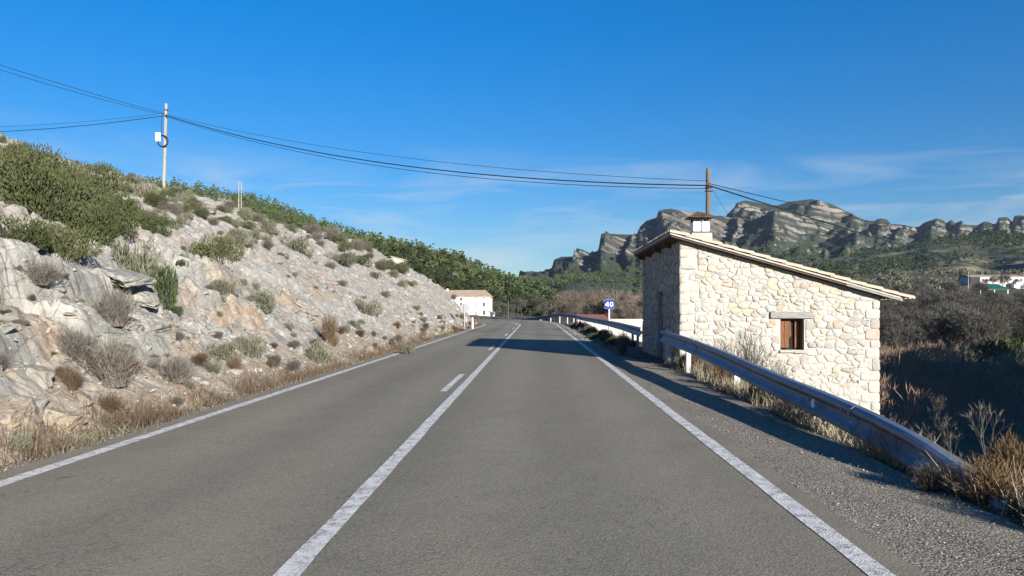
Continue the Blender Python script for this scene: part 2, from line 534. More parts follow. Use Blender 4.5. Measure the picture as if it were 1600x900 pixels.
DARK = plain('dark_void', (0.012, 0.011, 0.01), 0.95, var=0.2)
WHITE = plain('white_paint', (0.74, 0.74, 0.72), 0.6, var=0.06, scale=3)
WALLW = plain('white_render', (0.68, 0.67, 0.65), 0.95, var=0.08, scale=0.6)
WALLF = plain('aged_white_render', (0.44, 0.42, 0.39), 0.95, var=0.2, scale=0.5)
WALLB = plain('beige_render', (0.42, 0.38, 0.32), 0.95, var=0.15, scale=0.5)
ROOFT = plain('tan_roof_tiles', (0.33, 0.255, 0.175), 0.95, var=0.3, scale=1.3)
ROOFB = plain('brown_roof', (0.27, 0.205, 0.165), 0.9, var=0.2, scale=1.3)
GREENR = plain('green_sheet_roof', (0.012, 0.080, 0.064), 0.55, var=0.25, scale=0.8)
REDR = plain('red_roof', (0.27, 0.10, 0.075), 0.9, var=0.3, scale=1.5)
BLUE = plain('sign_blue', (0.012, 0.035, 0.26), 0.4, var=0.05)
GREYM = plain('sign_back_grey', (0.30, 0.31, 0.31), 0.5, 0.4, 0.1)
GLASSD = plain('dark_window', (0.03, 0.033, 0.036), 0.25, var=0.2, spec=0.5)
SHUT = plain('grey_shutter', (0.28, 0.265, 0.24), 0.8, var=0.2)
BARK = plain('bark', (0.085, 0.07, 0.055), 0.95, var=0.4, scale=4)
L_PINE = leafmat('pine_needles', (0.016, 0.024, 0.011), (0.052, 0.062, 0.027))
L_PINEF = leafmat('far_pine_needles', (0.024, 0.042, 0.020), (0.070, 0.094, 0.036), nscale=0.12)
L_OLIVE = leafmat('olive_green_leaves', (0.034, 0.042, 0.015), (0.088, 0.095, 0.040))
L_GREY = leafmat('grey_green_leaves', (0.056, 0.058, 0.036), (0.150, 0.147, 0.098))
L_DARK = leafmat('dark_green_leaves', (0.022, 0.035, 0.014), (0.065, 0.082, 0.032))
L_TWIG = leafmat('grey_dry_twigs', (0.060, 0.053, 0.044), (0.160, 0.142, 0.118))
L_BROWN = leafmat('brown_dry_stems', (0.046, 0.032, 0.020), (0.145, 0.100, 0.062), nscale=0.8)
L_STRAW = leafmat('straw_grass', (0.17, 0.135, 0.085), (0.33, 0.275, 0.185), nscale=0.8)
L_GRASS = leafmat('green_grass', (0.040, 0.044, 0.020), (0.090, 0.098, 0.048), nscale=0.8)
L_RUST = leafmat('rusty_dry_stems', (0.058, 0.040, 0.021), (0.150, 0.098, 0.050), nscale=1.5)
L_WILLOW = leafmat('red_willow_stems', (0.13, 0.080, 0.055), (0.27, 0.18, 0.13), nscale=0.3)
L_BARE = leafmat('bare_branches', (0.042, 0.039, 0.031), (0.105, 0.097, 0.080), nscale=0.6)
L_BARER = leafmat('reddish_bare_branches', (0.074, 0.060, 0.047), (0.165, 0.135, 0.106), nscale=0.6)

# ------------------------------------------------------------------ terrain functions
CX, CY = -25.6, 64.0                       # centre of the left-hand bend
def road_pt(x, s, dz=0.0):
    """x across (world x on the straight), s along"""
    if s <= CY: return (x, s, dz)
    r = x - CX; a = (s - CY) / 25.0
    bank = 0.035 * (x + 4.6) * min(1, a / 0.35)
    return (CX + r * math.cos(a), CY + r * math.sin(a), dz + bank)

def out_dist(x, y):
    """distance outward (to the right of / beyond) from x = 0 line following the bend"""
    return np.where(y < CY, x, np.hypot(x - CX, np.maximum(y - CY, 0)) + CX)

def ground_h(x, y):
    x = np.asarray(x, float); y = np.asarray(y, float)
    d = out_dist(x, y)
    floor = -3.0 - 5.0 * sstep(-5, 45, x)
    s = np.maximum(d - 3.9, 0)
    sh = 0.15 + 4.4 * sstep(11.5, 16.5, y)          # the hut stands on a shelf; nearer, the bank drops at once
    z = -0.035 - 0.25 * np.minimum(s, sh) - 0.62 * np.maximum(s - sh, 0) - 0.12 * np.clip(y - CY, 0, 30) * sstep(3.9, 6, d) * 0.3
    k = 22.0
    z = np.maximum(z, floor) + 0.0
    u = x / np.maximum(y, 30)
    rise = 0.022 + 0.078 * sstep(0.12, 0.52, u)
    far = np.clip(y - 140, 0, 310) + 0.35 * np.clip(y - 450, 0, 900)
    z = z + np.where(d > 5, rise * far, 0)
    amp = np.clip((s - 1) / 10, 0, 1)
    z = z + amp * (fbm(x * 0.05, y * 0.05, 3) * 1.2 + fbm(x * 0.3, y * 0.3, 4) * 0.25)
    z = z + 0.05 * fbm(x * 1.1, y * 1.1, 5) * np.clip(s * 2, 0, 1)
    # unseen ridge added off to the right to shade the river thickets
    ax, ay, bx, by = 27.0, -3.0, 122.0, 36.0
    L = math.hypot(bx - ax, by - ay); ex, ey = (bx - ax) / L, (by - ay) / L
    t = np.clip((x - ax) * ex + (y - ay) * ey, 0, L)
    q = np.hypot(x - ax - t * ex, y - ay - t * ey)
    top = 5.2 + 19.0 * (t / L) ** 0.6
    z = z + (top - z) * np.exp(-(q / 9.0) ** 2)
    # inside of the bend and everything left of the road stays level under the slope
    z = np.where(d < -4.6, -0.35, z)
    z = np.where((d >= -4.6) & (d <= 2.6), np.minimum(z, -0.035), z)
    return z

def foot_dist(x, y):
    return np.where(y < CY, -5.15 - x, 20.45 - np.hypot(x - CX, np.maximum(y - CY, 0)))

def hill_h(x, y, detail=True):
    x = np.asarray(x, float); y = np.asarray(y, float)
    wob = fbm(x * 0.11, y * 0.11, 21, 3) * 1.2
    d0 = foot_dist(x, y)
    d = d0 + wob * sstep(0.6, 4, d0)
    toe = sstep(36, 60, y)
    a = 0.62 * d + (0.55 * toe + 0.12) * np.minimum(np.maximum(d - 0.25, 0), 2.3)
    # the rock cut stands steeper close to the camera
    nearcut = sstep(22, 8, y)
    a = a + nearcut * 0.40 * np.minimum(np.maximum(d - 1.0, 0), 1.6) - nearcut * 0.32 * np.clip(d - 2.8, 0, 2.0)
    cap = 6.95 + 0.13 * (d - 11.0) - 1.2 * sstep(58, 80, y)
    k = 0.7
    z = -k * np.log(np.exp(-a / k) + np.exp(-cap / k))
    z = np.where(d0 < 0, np.maximum(-0.05 + 0.02 * d0, -0.4), z)
    if detail:
        m = sstep(0.3, 2.0, d0)
        z = z + m * 0.28 * fbm(x * 0.28, y * 0.28, 31, 4)
        # ledges, stepping with the bedding
        ph = z * 1.0 + 0.10 * y + 0.5 * fbm(x * 0.2, y * 0.2, 33, 3)
        P = 0.85
        fr = ph / P - np.floor(ph / P)
        led = (sstep(0.30, 0.62, fr) - fr) * P
        lm = sstep(0.42, 0.62, vnoise(x * 0.17 + 3, y * 0.17, 35)) * (0.45 + 0.55 * nearcut)
        z = z + m * led * 0.8 * lm
        # jointed blocks
        f1, f2, cid, gx, gy = worley(x * 0.75 + 0.3 * fbm(x, y, 41, 2), y * 0.55, 43)
        bm = sstep(0.45, 0.6, vnoise(x * 0.21 + 9, y * 0.16, 47))
        bm = np.maximum(bm, nearcut * 0.55)
        bm = bm * (0.35 + 0.65 * nearcut)
        z = z + m * bm * ((cid - 0.5) * 0.42 + gx * 0.22 * (cid - 0.4) - 0.30 * sstep(0.10, 0.0, f2 - f1))
        f1, f2, cid, gx, gy = worley(x * 2.6, y * 2.0, 53)
        z = z + m * ((cid - 0.5) * 0.20 + gx * 0.10 - 0.09 * sstep(0.12, 0.0, f2 - f1)) * (0.45 + 0.55 * bm)
        f1, f2, cid, gx, gy = worley(x * 6.5, y * 5.5, 57)
        z = z + m * ((cid - 0.5) * 0.085 - 0.03 * sstep(0.15, 0.0, f2 - f1)) * sstep(45, 15, y)
        z = z + m * 0.07 * fbm(x * 3.3, y * 3.3, 61, 4, 0.6)
        z = z + sstep(-0.1, 0.5, d0) * 0.05 * fbm(x * 4, y * 4, 63, 3)
    return z

def crest(pts, px):
    return np.interp(px, [p[0] for p in pts], [p[1] for p in pts])

def py2z(py, Y): return HC + (PY0 - py) * Y / F

# each range: crest outline given as bearing -> elevation, its distance, front and back depth
FH = dict(pts=[(-500, 150), (-150, 225), (195, 282), (280, 292), (400, 312), (480, 343), (600, 383), (700, 402), (760, 428), (830, 452), (870, 470), (905, 482), (960, 492), (1030, 500)],
          R=[(-500, 330), (400, 370), (760, 350), (1030, 300)], base=[(-500, 170), (700, 190), (780, 240), (900, 245), (1030, 250)])
def forest_h(x, y):
    y = np.maximum(y, 1.0)
    px = PX0 + F * x / y
    R = crest(FH['R'], px); zc = py2z(crest(FH['pts'], px), R); B = crest(FH['base'], px)
    t = np.clip((R - y) / (R - B), -3, 1.6)
    zb = -3.0
    z = np.where(t >= 0, zb + (zc - zb) * (1 - np.clip(t, 0, 1)) ** 1.05 - 6 * np.clip(t - 1, 0, 1), zc + (zc - zb) * t * 0.45)
    z = z + sstep(0, 0.25, t) * (3.0 * fbm(x * 0.02, y * 0.02, 71) + 0.8 * fbm(x * 0.1, y * 0.1, 72))
    return z

PH = dict(pts=[(1040, 470), (1100, 440), (1200, 418), (1240, 408), (1300, 398), (1400, 386), (1450, 374), (1500, 367), (1560, 362), (1600, 366), (1700, 360), (1900, 372), (2300, 420)])
def pine_h(x, y):
    y = np.maximum(y, 1.0)
    px = PX0 + F * x / y
    R = 1080.0 + 90 * fbm(px * 0.006, px * 0, 81, 3); zc = py2z(crest(PH['pts'], px), R) - 5
    t = (R - y) / 430.0
    zb = np.interp(px, [1040, 1250, 1500, 1900], [8, 26, 38, 45])
    z = np.where(t >= 0, zb + (zc - zb) * np.clip(1 - t, 0, 1) ** 1.1 - 260 * np.clip(t - 1, 0, 1), zc + (zc - zb) * t * 0.6)
    z = z + sstep(0, 0.25, t) * (9 * (ridged(x * 0.008, y * 0.006, 82) - 0.55) + 3 * fbm(x * 0.03, y * 0.03, 83))
    # old terraces
    P = 5.0; fr = z / P - np.floor(z / P)
    return z + (sstep(0.3, 0.7, fr) - fr) * P * 0.5 * sstep(0.02, 0.2, t)

ML = [(500, 452), (700, 446), (780, 442), (829, 435), (848, 425), (863, 418), (865, 406), (877, 401), (900, 400.5), (915, 399), (935, 391), (939, 366), (943.5, 364), (965, 366), (986, 366.5), (994.6, 366), (1000, 354), (1010, 344.6), (1026, 340), (1029, 328), (1048, 326), (1081, 331.5), (1114, 336), (1134, 338), (1200, 344), (1300, 370)]
MR = [(1060, 420), (1090, 385), (1110, 366), (1122, 350), (1138, 333), (1155, 316), (1164, 313), (1183, 316), (1200, 320), (1215, 321), (1233, 315), (1268, 311), (1285, 314), (1300, 319), (1329, 333), (1352, 345), (1367, 345), (1371, 342), (1377, 341), (1386, 343), (1393, 350), (1412, 351), (1420, 356), (1436, 354), (1443, 348), (1463, 341), (1474, 344), (1479, 349), (1484, 344), (1488, 344), (1493, 349), (1497, 346), (1502, 346), (1507, 351), (1527, 352), (1537, 346), (1543, 346), (1552, 350), (1557, 349), (1560, 340), (1575, 339), (1579, 345), (1582, 346), (1585, 337), (1596, 336), (1606, 340), (1640, 352), (1680, 346), (1760, 356), (1900, 350), (2200, 400)]

def mount_left(px, y):
    x = (px - PX0) / F * y
    R = 2050 + 0.35 * (px - 940)
    R = R + 40 * fbm(px * 0.02, px * 0, 91, 2)
    zc = py2z(crest(ML, px), R)
    t = (R - y) / 1000.0
    zb = 38.0
    tt = np.clip(t, 0, 1)
    z = zb + (zc - zb) * (1 - tt) ** 1.7 - 500 * np.clip(t - 1, 0, 1)
    m = sstep(0.0, 0.10, t) * sstep(1.1, 0.7, t)
    # buttresses of stacked slabs, cliff to the left, dip slope to the right
    q = (px + 35 * t - 830) / 52.0 + 0.5 * fbm(px * 0.01, t * 4, 93, 3)
    fr = q - np.floor(q)
    saw = np.where(fr < 0.14, fr / 0.14, 1 - (fr - 0.14) / 0.86)
    z = z + m * 34 * (saw - 0.5) * sstep(0.9, 0.3, t)
    z = z + m * (30 * (ridged(x * 0.006, y * 0.004, 95) - 0.6) + 12 * fbm(x * 0.02, y * 0.012, 96))
    b = z + 0.46 * x + 12 * fbm(x * 0.006, y * 0.006, 97)
    P = 15.0; fb = b / P - np.floor(b / P)
    z = z + m * (sstep(0.45, 0.75, fb) - fb) * P * 0.95
    P = 6.0; fb = b / P - np.floor(b / P)
    z = z + m * (sstep(0.4, 0.75, fb) - fb) * P * 0.6
    z = np.where(t < 0, zc + (zc - zb) * t * 0.9, z)
    return x, z

def mount_right(px, y):
    x = (px - PX0) / F * y
    R = 2350 + 60 * fbm(px * 0.012, px * 0, 101, 2) - 0.2 * (px - 1250)
    zc = py2z(crest(MR, px), R)
    t = (R - y) / 1250.0
    tt = np.clip(t, 0, 1)
    zb = 55.0
    # a rounded summit, a steep conglomerate wall, then shoulders
    prof = np.interp(tt, [0, 0.05, 0.12, 0.22, 0.34, 0.5, 0.75, 1], [1, 0.90, 0.74, 0.62, 0.46, 0.30, 0.12, 0])
    z = zb + (zc - zb) * prof - 500 * np.clip(t - 1, 0, 1)
    m = sstep(0.0, 0.07, t) * sstep(1.15, 0.8, t)
    z = z + m * 95 * (ridged(px * 0.0085 + 0.35 * t, t * 1.5 + 3.2, 103, 3) - 0.60) * sstep(0, 0.3, t)
    # spur that throws the dark left flank
    sp = np.exp(-((px - 1235 + 60 * t) / 38.0) ** 2) * 46 * np.exp(-((t - 0.36) / 0.16) ** 2)
    sp2 = np.exp(-((px - 1330 + 30 * t) / 30.0) ** 2) * 40 * np.exp(-((t - 0.42) / 0.14) ** 2)
    z = z + sp + sp2
    # rounded conglomerate knobs
    f1, f2, cid, gx, gy = worley(px * 0.035 + 0.2 * fbm(x * 0.01, y * 0.01, 104, 2), t * 11, 105)
    kn = np.sqrt(np.clip(1 - (f1 / 0.6) ** 2, 0, 1))
    z = z + m * (kn * 24 - 7) * (0.3 + cid) * sstep(0.55, 0.12, t)
    z = z + m * (20 * (ridged(x * 0.012, y * 0.008, 107) - 0.6) + 9 * fbm(x * 0.03, y * 0.02, 108))
    b = z + 0.05 * x + 16 * fbm(x * 0.005, y * 0.005, 109)
    P = 19.0; fb = b / P - np.floor(b / P)
    z = z + m * (sstep(0.40, 0.8, fb) - fb) * P * 0.9
    P = 7.0; fb = b / P - np.floor(b / P)
    z = z + m * (sstep(0.4, 0.8, fb) - fb) * P * 0.5
    z = np.where(t < 0, zc + (zc - zb) * t * 0.9, z)
    return x, z

def grid_faces(nu, nv):
    i = np.arange(nu - 1)[:, None] * nv + np.arange(nv - 1)[None, :]
    return np.stack([i, i + nv, i + nv + 1, i + 1], -1).reshape(-1, 4)

def sheet(name, X, Y, Z, mat, flip=False, smooth=True, parent=None):
    V = np.stack([X, Y, Z], -1).reshape(-1, 3)
    Fc = grid_faces(*X.shape)
    if flip: Fc = Fc[:, ::-1]
    me = make_mesh(name, V, Fc, mat, smooth=smooth)
    o = link(D.objects.new(name, me), parent)
    if parent is None: o['kind'] = 'structure'
    return o

# ------------------------------------------------------------------ ground sheet
def axis(lo, hi, c, h0, g):
    out = [c]; h = h0
    while out[-1] < hi: out.append(out[-1] + h); h *= g
    h = h0; a = [c]
    while a[-1] > lo: a.append(a[-1] - h); h *= g
    return np.array(sorted(set(a + out)))
gx_ = axis(-3300, 4200, 5.0, 0.22, 1.045)
gy_ = axis(-300, 4300, 14.0, 0.35, 1.035)
GX, GY = np.meshgrid(gx_, gy_, indexing='ij')
ground = sheet('ground', GX, GY, ground_h(GX, GY), GROUND)

# ------------------------------------------------------------------ road
def strip(name, x0, x1, s0, s1, mat, dz, parent=None, ds=1.0, nx=1, wob=0.0):
    ss = np.arange(s0, s1 + 1e-6, ds)
    xs = np.linspace(x0, x1, nx + 1)
    P = np.array([[road_pt(xx + (wob * (random.random() - .5) if wob and (i in (0, nx)) else 0), s, dz) for i, xx in enumerate(xs)] for s in ss])
    return sheet(name, P[:, :, 0], P[:, :, 1], P[:, :, 2], mat, flip=True, parent=parent)
road = strip('road', -4.72, 2.12, -15, 112, ASPH, 0.0, None, 0.5, 6, 0.05)
for x, nm in ((1.88, 'edge_line'), (-4.42, 'edge_line')):
    strip(nm, x - 0.075, x + 0.075, -15, 112, PAINT, 0.004, road, 0.5, 1, 0.012)
strip('centre_line', -1.42, -1.28, -15, 112, PAINT, 0.004, road, 0.5, 1, 0.012)
for s in (-13.5, 12.9 - 13, 12.9, 25.8, 39.2, 52.3, 64, 76):
    strip('lane_dash', -1.68, -1.56, s, s + 3.4, PAINT, 0.004, road, 0.425, 1, 0.012)
strip('tar_seam', -4.6, 2.0, 52.6, 52.78, BLACK, 0.003, road, 0.09, 8)
# gravelly shoulder with a ragged outer edge
ss = np.arange(-12, 105, 0.4)
P = []
for s in ss:
    wx = 3.28 + 0.12 * float(fbm(np.array([s * 0.5]), np.array([3.0]), 7)[0]) - (0.75 if s > 24 else 0.75 * max(0, (s - 18) / 6))
    P.append([road_pt(2.02 + (wx - 2.02) * k / 8, s, -0.008 - 0.012 * k / 8 + 0.008 * math.sin(s * 1.7 + k)) for k in range(9)])
P = np.array(P)
P[:, :, 2] = np.minimum(P[:, :, 2], np.where(P[:, :, 1] > CY, P[:, :, 2], -0.006))
shoulder = sheet('shoulder', P[:, :, 0], P[:, :, 1], P[:, :, 2], GRAV, flip=True)

# ------------------------------------------------------------------ rocky hillside
ys = [-6.0]
while ys[-1] < 100: ys.append(ys[-1] + max(0.05, 0.0068 * max(ys[-1], 1)))
ys = np.array(ys)
dx = np.concatenate([np.linspace(-0.55, 14, 230), 14 + np.cumsum(np.linspace(0.08, 2.6, 50))])
HX = -5.15 - dx[:, None] + 0 * ys[None, :]
HY = ys[None, :] + 0 * dx[:, None]
hillside = sheet('hillside', HX, HY, hill_h(HX, HY), SLOPE, flip=True, smooth=False)

def hit(px, py, fn, y0=4.0, y1=3000.0):
    """walk the sight line until it meets a surface"""
    u = (px - PX0) / F; v = (PY0 - py) / F
    Y = np.exp(np.linspace(math.log(y0), math.log(y1), 3000))
    z = HC + v * Y; s = fn(u * Y, Y)
    k = np.argmax(s >= z)
    if not (s[k] >= z[k]): return None
    return (u * Y[k], Y[k], float(s[k]))

# ------------------------------------------------------------------ far land
def polar(name, px0, px1, npx, ys, fn, mat):
    pxs = np.linspace(px0, px1, npx)
    PXX, YY = np.meshgrid(pxs, ys, indexing='ij')
    X, Z = fn(PXX, YY)
    return sheet(name, X, YY, Z, mat)
fy = np.concatenate([np.linspace(150, 400, 110), np.linspace(405, 900, 30)])
forest_hill = polar('forest_hill', -520, 1030, 420, fy, lambda p, y: ((p - PX0) / F * y, forest_h((p - PX0) / F * y, y)),
                    m_scrub('forest_floor', (0.05, 0.052, 0.028), (0.16, 0.15, 0.10), (0.34, 0.32, 0.27)))
py_ = np.concatenate([np.linspace(600, 1150, 130), np.linspace(1155, 1500, 25)])
pine_hill = polar('pine_hill', 1040, 2300, 400, py_, lambda p, y: ((p - PX0) / F * y, pine_h((p - PX0) / F * y, y)),
                  m_scrub('terraced_scrub', (0.035, 0.042, 0.02), (0.075, 0.075, 0.042), (0.19, 0.165, 0.115), 0.012, 0.12))
my = np.concatenate([np.linspace(960, 1700, 60), np.linspace(1704, 2130, 140), np.linspace(2140, 2700, 20)])
mountain = polar('mountain', 500, 1300, 460, my, mount_left, m_mountain('slab_mountain', 0.46, 20.0, 0.33, -1.7))
my = np.concatenate([np.linspace(980, 1700, 70), np.linspace(1705, 2440, 190), np.linspace(2450, 3300, 20)])
mountain2 = polar('mountain', 1060, 2200, 560, my, mount_right, m_mountain('conglomerate_mountain', 0.07, 17.0, 0.03, -1.5))

# ------------------------------------------------------------------ foliage meshes
def rand_dirs(n, r):
    v = r.normal(size=(n, 3)); return v / np.linalg.norm(v, axis=1)[:, None]

def blades(C, A, L, W, r):
    """quads centred at C, along A"""
    n = len(C)
    B = np.cross(A, rand_dirs(n, r)); B /= np.linalg.norm(B, axis=1)[:, None] + 1e-9
    L = np.broadcast_to(L, (n,))[:, None]; W = np.broadcast_to(W, (n,))[:, None]
    V = np.stack([C - A * L / 2 - B * W * 0.35, C - A * L / 2 + B * W * 0.35, C + A * L * 0.15 + B * W / 2, C + A * L / 2], 1)
    V = np.stack([C - A * L / 2, C + B * W / 2, C + A * L / 2, C - B * W / 2], 1)
    return V.reshape(-1, 3), np.arange(4 * n).reshape(n, 4)

def bush_arrays(seed, n, lumps=7, leaf=(0.16, 0.05), up=0.5, flat=0.8):
    r = np.random.default_rng(seed)
    th = r.uniform(0, 2 * PI, lumps); rad = np.sqrt(r.uniform(0, 1, lumps)) * 0.68
    lc = np.stack([rad * np.cos(th), rad * np.sin(th), (0.25 + 0.42 * r.uniform(0, 1, lumps)) * flat], 1)
    lr = r.uniform(0.26, 0.46, lumps)
    k = r.integers(0, lumps, n)
    dr = rand_dirs(n, r); rr = r.uniform(0.45, 1.0, n) ** 0.5
    C = lc[k] + dr * (lr[k] * rr)[:, None]
    C[:, 2] = np.abs(C[:, 2]) * 1.0
    A = C - np.array([0, 0, -0.25]); A /= np.linalg.norm(A, axis=1)[:, None]
    A = A + 0.55 * rand_dirs(n, r) + np.array([0, 0, up]); A /= np.linalg.norm(A, axis=1)[:, None]
    return blades(C, A, leaf[0] * r.uniform(0.6, 1.3, n), leaf[1] * r.uniform(0.7, 1.3, n), r)

def strand_arrays(seed, n, base_r, h, spread, w, bend=0.3, curl=0.0, C=None, hv=None):
    """thin stems: two tapered quads each"""
    r = np.random.default_rng(seed)
    if C is None:
        th = r.uniform(0, 2 * PI, n); q = np.sqrt(r.uniform(0, 1, n)) * base_r
        C = np.stack([q * np.cos(th), q * np.sin(th), np.zeros(n)], 1)
    H = h * r.uniform(0.55, 1.1, n) if hv is None else hv
    th = r.uniform(0, 2 * PI, n); sp = np.abs(r.normal(0, spread, n))
    A = np.stack([np.cos(th) * sp, np.sin(th) * sp, np.ones(n)], 1); A /= np.linalg.norm(A, axis=1)[:, None]
    A2 = A + np.stack([np.cos(th), np.sin(th), np.zeros(n)], 1) * (bend * r.uniform(0, 1, n))[:, None] + curl * rand_dirs(n, r)
    A2 /= np.linalg.norm(A2, axis=1)[:, None]
    ph = r.uniform(0, 2 * PI, n)
    B = np.stack([np.cos(ph), np.sin(ph), np.zeros(n)], 1) * w / 2
    M = C + A * (H * 0.55)[:, None]; T = M + A2 * (H * 0.5)[:, None]
    V = np.stack([C - B, C + B, M + B * 0.8, M - B * 0.8, T + B * 0.25, T - B * 0.25], 1).reshape(-1, 3)
    o = np.arange(n)[:, None] * 6
    Fc = np.concatenate([o + np.array([0, 1, 2, 3]), o + np.array([3, 2, 4, 5])], 0)
    return V, Fc, T

def twig_bush(seed, n):
    V, Fc, T = strand_arrays(seed, n, 0.28, 0.75, 0.75, 0.020, 0.8, 0.3)
    r = np.random.default_rng(seed + 1)
    k = r.integers(0, len(T), n * 3)
    C = T[k] + r.normal(0, 0.07, (n * 3, 3)); C[:, 2] = np.abs(C[:, 2])
    A = C - np.array([0, 0, -0.2]); A /= np.linalg.norm(A, axis=1)[:, None]; A += 0.6 * rand_dirs(n * 3, r)
    A /= np.linalg.norm(A, axis=1)[:, None]
    V2, F2 = blades(C, A, r.uniform(0.12, 0.3, n * 3), 0.015, r)
    return np.concatenate([V, V2]), np.concatenate([Fc, F2 + len(V)])

def pine_arrays(seed, nclump, per, leaf=(0.34, 0.12)):
    """crown of a young aleppo pine, about 1 wide and 1.15 high, trunk foot at z=0"""
    r = np.random.default_rng(seed)
    z = r.uniform(0.0, 1.0, nclump)
    prof = np.interp(z, [0, 0.2, 0.55, 0.85, 1.0], [0.34, 0.50, 0.44, 0.25, 0.06])
    th = r.uniform(0, 2 * PI, nclump); q = np.sqrt(r.uniform(0.15, 1, nclump)) * prof
    cc = np.stack([q * np.cos(th), q * np.sin(th), 0.22 + z * 0.95], 1)
    k = np.repeat(np.arange(nclump), per); n = len(k)
    d = rand_dirs(n, r); d[:, 2] = np.abs(d[:, 2]) * 0.8 - 0.15
    C = cc[k] + d * (0.13 * r.uniform(0.35, 1, n))[:, None] * np.array([1.15, 1.15, 0.8])
    A = d + 0.5 * rand_dirs(n, r) + np.array([0, 0, 0.4]); A /= np.linalg.norm(A, axis=1)[:, None]
    return blades(C, A, leaf[0] * r.uniform(0.2, 0.5, n), leaf[1] * r.uniform(0.5, 1, n), r)

def bare_arrays(seed, levels=5, h=1.0, split=3, twig=2, spread=0.55, w0=0.035):
    """leafless tree of unit height: tapered three-sided limbs plus fine twigs"""
    r = random.Random(seed)
    segs = []; tips = []
    def grow(p, d, L, w, lv):
        q = p
        for i in range(2):
            d2 = (d + Vector((r.gauss(0, .13), r.gauss(0, .13), r.gauss(0, .08) + 0.03))).normalized()
            e = q + d2 * L * 0.5
            segs.append((q, e, w * (1 - 0.22 * i), w * (0.78 - 0.22 * i))); q, d = e, d2
            if lv <= levels - 2 and i == 0 and lv > 0 and r.random() < 0.75:
                a = (d + Vector((r.uniform(-1, 1), r.uniform(-1, 1), r.uniform(-.2, .6))) * spread * 1.4).normalized()
                grow(q, a, L * r.uniform(0.5, 0.75), w * 0.5, lv + 1)
        if lv >= levels:
            tips.append((q, d, L)); return
        for _ in range(split if lv else split + 1):
            a = (d + Vector((r.uniform(-1, 1), r.uniform(-1, 1), r.uniform(-.25, .75))) * spread).normalized()
            grow(q, a, L * r.uniform(0.62, 0.86), w * r.uniform(0.48, 0.66), lv + 1)
    grow(Vector((0, 0, 0)), Vector((0, 0, 1)), 0.27 * h, w0, 0)
    V = []; Fq = []
    for a, b, w1, w2 in segs:
        d = (b - a).normalized(); u = d.cross(Vector((0.31, 0.77, 0.55))).normalized(); v = d.cross(u)
        n = len(V)
        for p, ww in ((a, w1), (b, w2)):
            for k in range(3):
                t = 2 * PI * k / 3; V.append(tuple(p + (u * math.cos(t) + v * math.sin(t)) * ww * 0.5))
        for k in range(3):
            Fq.append((n + k, n + (k + 1) % 3, n + 3 + (k + 1) % 3, n + 3 + k))
    rr = np.random.default_rng(seed)
    T = np.array([t[0] for t in tips]); Dr = np.array([t[1] for t in tips]); n = len(T)
    k = np.repeat(np.arange(n), twig)
    A = Dr[k] + 0.75 * rand_dirs(len(k), rr); A /= np.linalg.norm(A, axis=1)[:, None]
    L = rr.uniform(0.05, 0.13, len(k)) * h
    V2, F2 = blades(T[k] + A * (L * 0.4)[:, None], A, L, 0.0055 * h, rr)
    V = np.concatenate([np.array(V), V2]); Fc = np.concatenate([np.array(Fq), F2 + len(V) - len(V2)])
    s = h / max(V[:, 2].max(), 1e-6)
    return V * s, Fc

def scatter(Vs, Fs, P, S, R, squash=None):
    """join many copies; Vs/Fs lists of variants; P positions, S scales, R z-rotations"""
    r = np.random.default_rng(5)
    VV = []; FF = []; off = 0
    kind = r.integers(0, len(Vs), len(P))
    for k in range(len(Vs)):
        sel = np.where(kind == k)[0]
        if not len(sel): continue
        v = Vs[k]; c, s = np.cos(R[sel]), np.sin(R[sel])
        X = (v[None, :, 0] * c[:, None] - v[None, :, 1] * s[:, None]) * S[sel][:, None]
        Y = (v[None, :, 0] * s[:, None] + v[None, :, 1] * c[:, None]) * S[sel][:, None]
        Z = v[None, :, 2] * S[sel][:, None]
        if squash is not None: Z = Z * squash[sel][:, None]
        W = np.stack([X, Y, Z], -1) + P[sel][:, None, :]
        VV.append(W.reshape(-1, 3))
        f = Fs[k][None, :, :] + (np.arange(len(sel)) * len(v))[:, None, None] + off
        FF.append(f.reshape(-1, Fs[k].shape[1])); off += len(sel) * len(v)
    return np.concatenate(VV), np.concatenate(FF)

def stuff(name, V, Fc, mat, label, cat, parent=None, smooth=False):
    o = link(D.objects.new(name, make_mesh(name, V, Fc, mat, smooth=smooth)), parent)
    o['kind'] = 'stuff'
    if parent is None: tag(o, label, cat)
    return o

# ------------------------------------------------------------------ rocks on the slope
def rock_mesh(seed, mat, n=15):
    r = random.Random(seed); bm = bmesh.new()
    sx, sy, sz = r.uniform(0.8, 1.3), r.uniform(0.7, 1.1), r.uniform(0.5, 0.85)
    for _ in range(n):
        v = Vector((r.gauss(0, 1), r.gauss(0, 1), r.gauss(0, 1))).normalized() * r.uniform(0.75, 1.0)
        bm.verts.new((v.x * sx * .5, v.y * sy * .5, v.z * sz * .5))
    bmesh.ops.convex_hull(bm, input=bm.verts)
    for v in [v for v in bm.verts if not v.link_faces]: bm.verts.remove(v)
    bmesh.ops.triangulate(bm, faces=bm.faces)
    me = D.meshes.new('rock'); bm.to_mesh(me); bm.free(); me.materials.append(mat)
    return me
rocks = [rock_mesh(i, ROCKP if i % 3 else ROCKG) for i in range(9)]
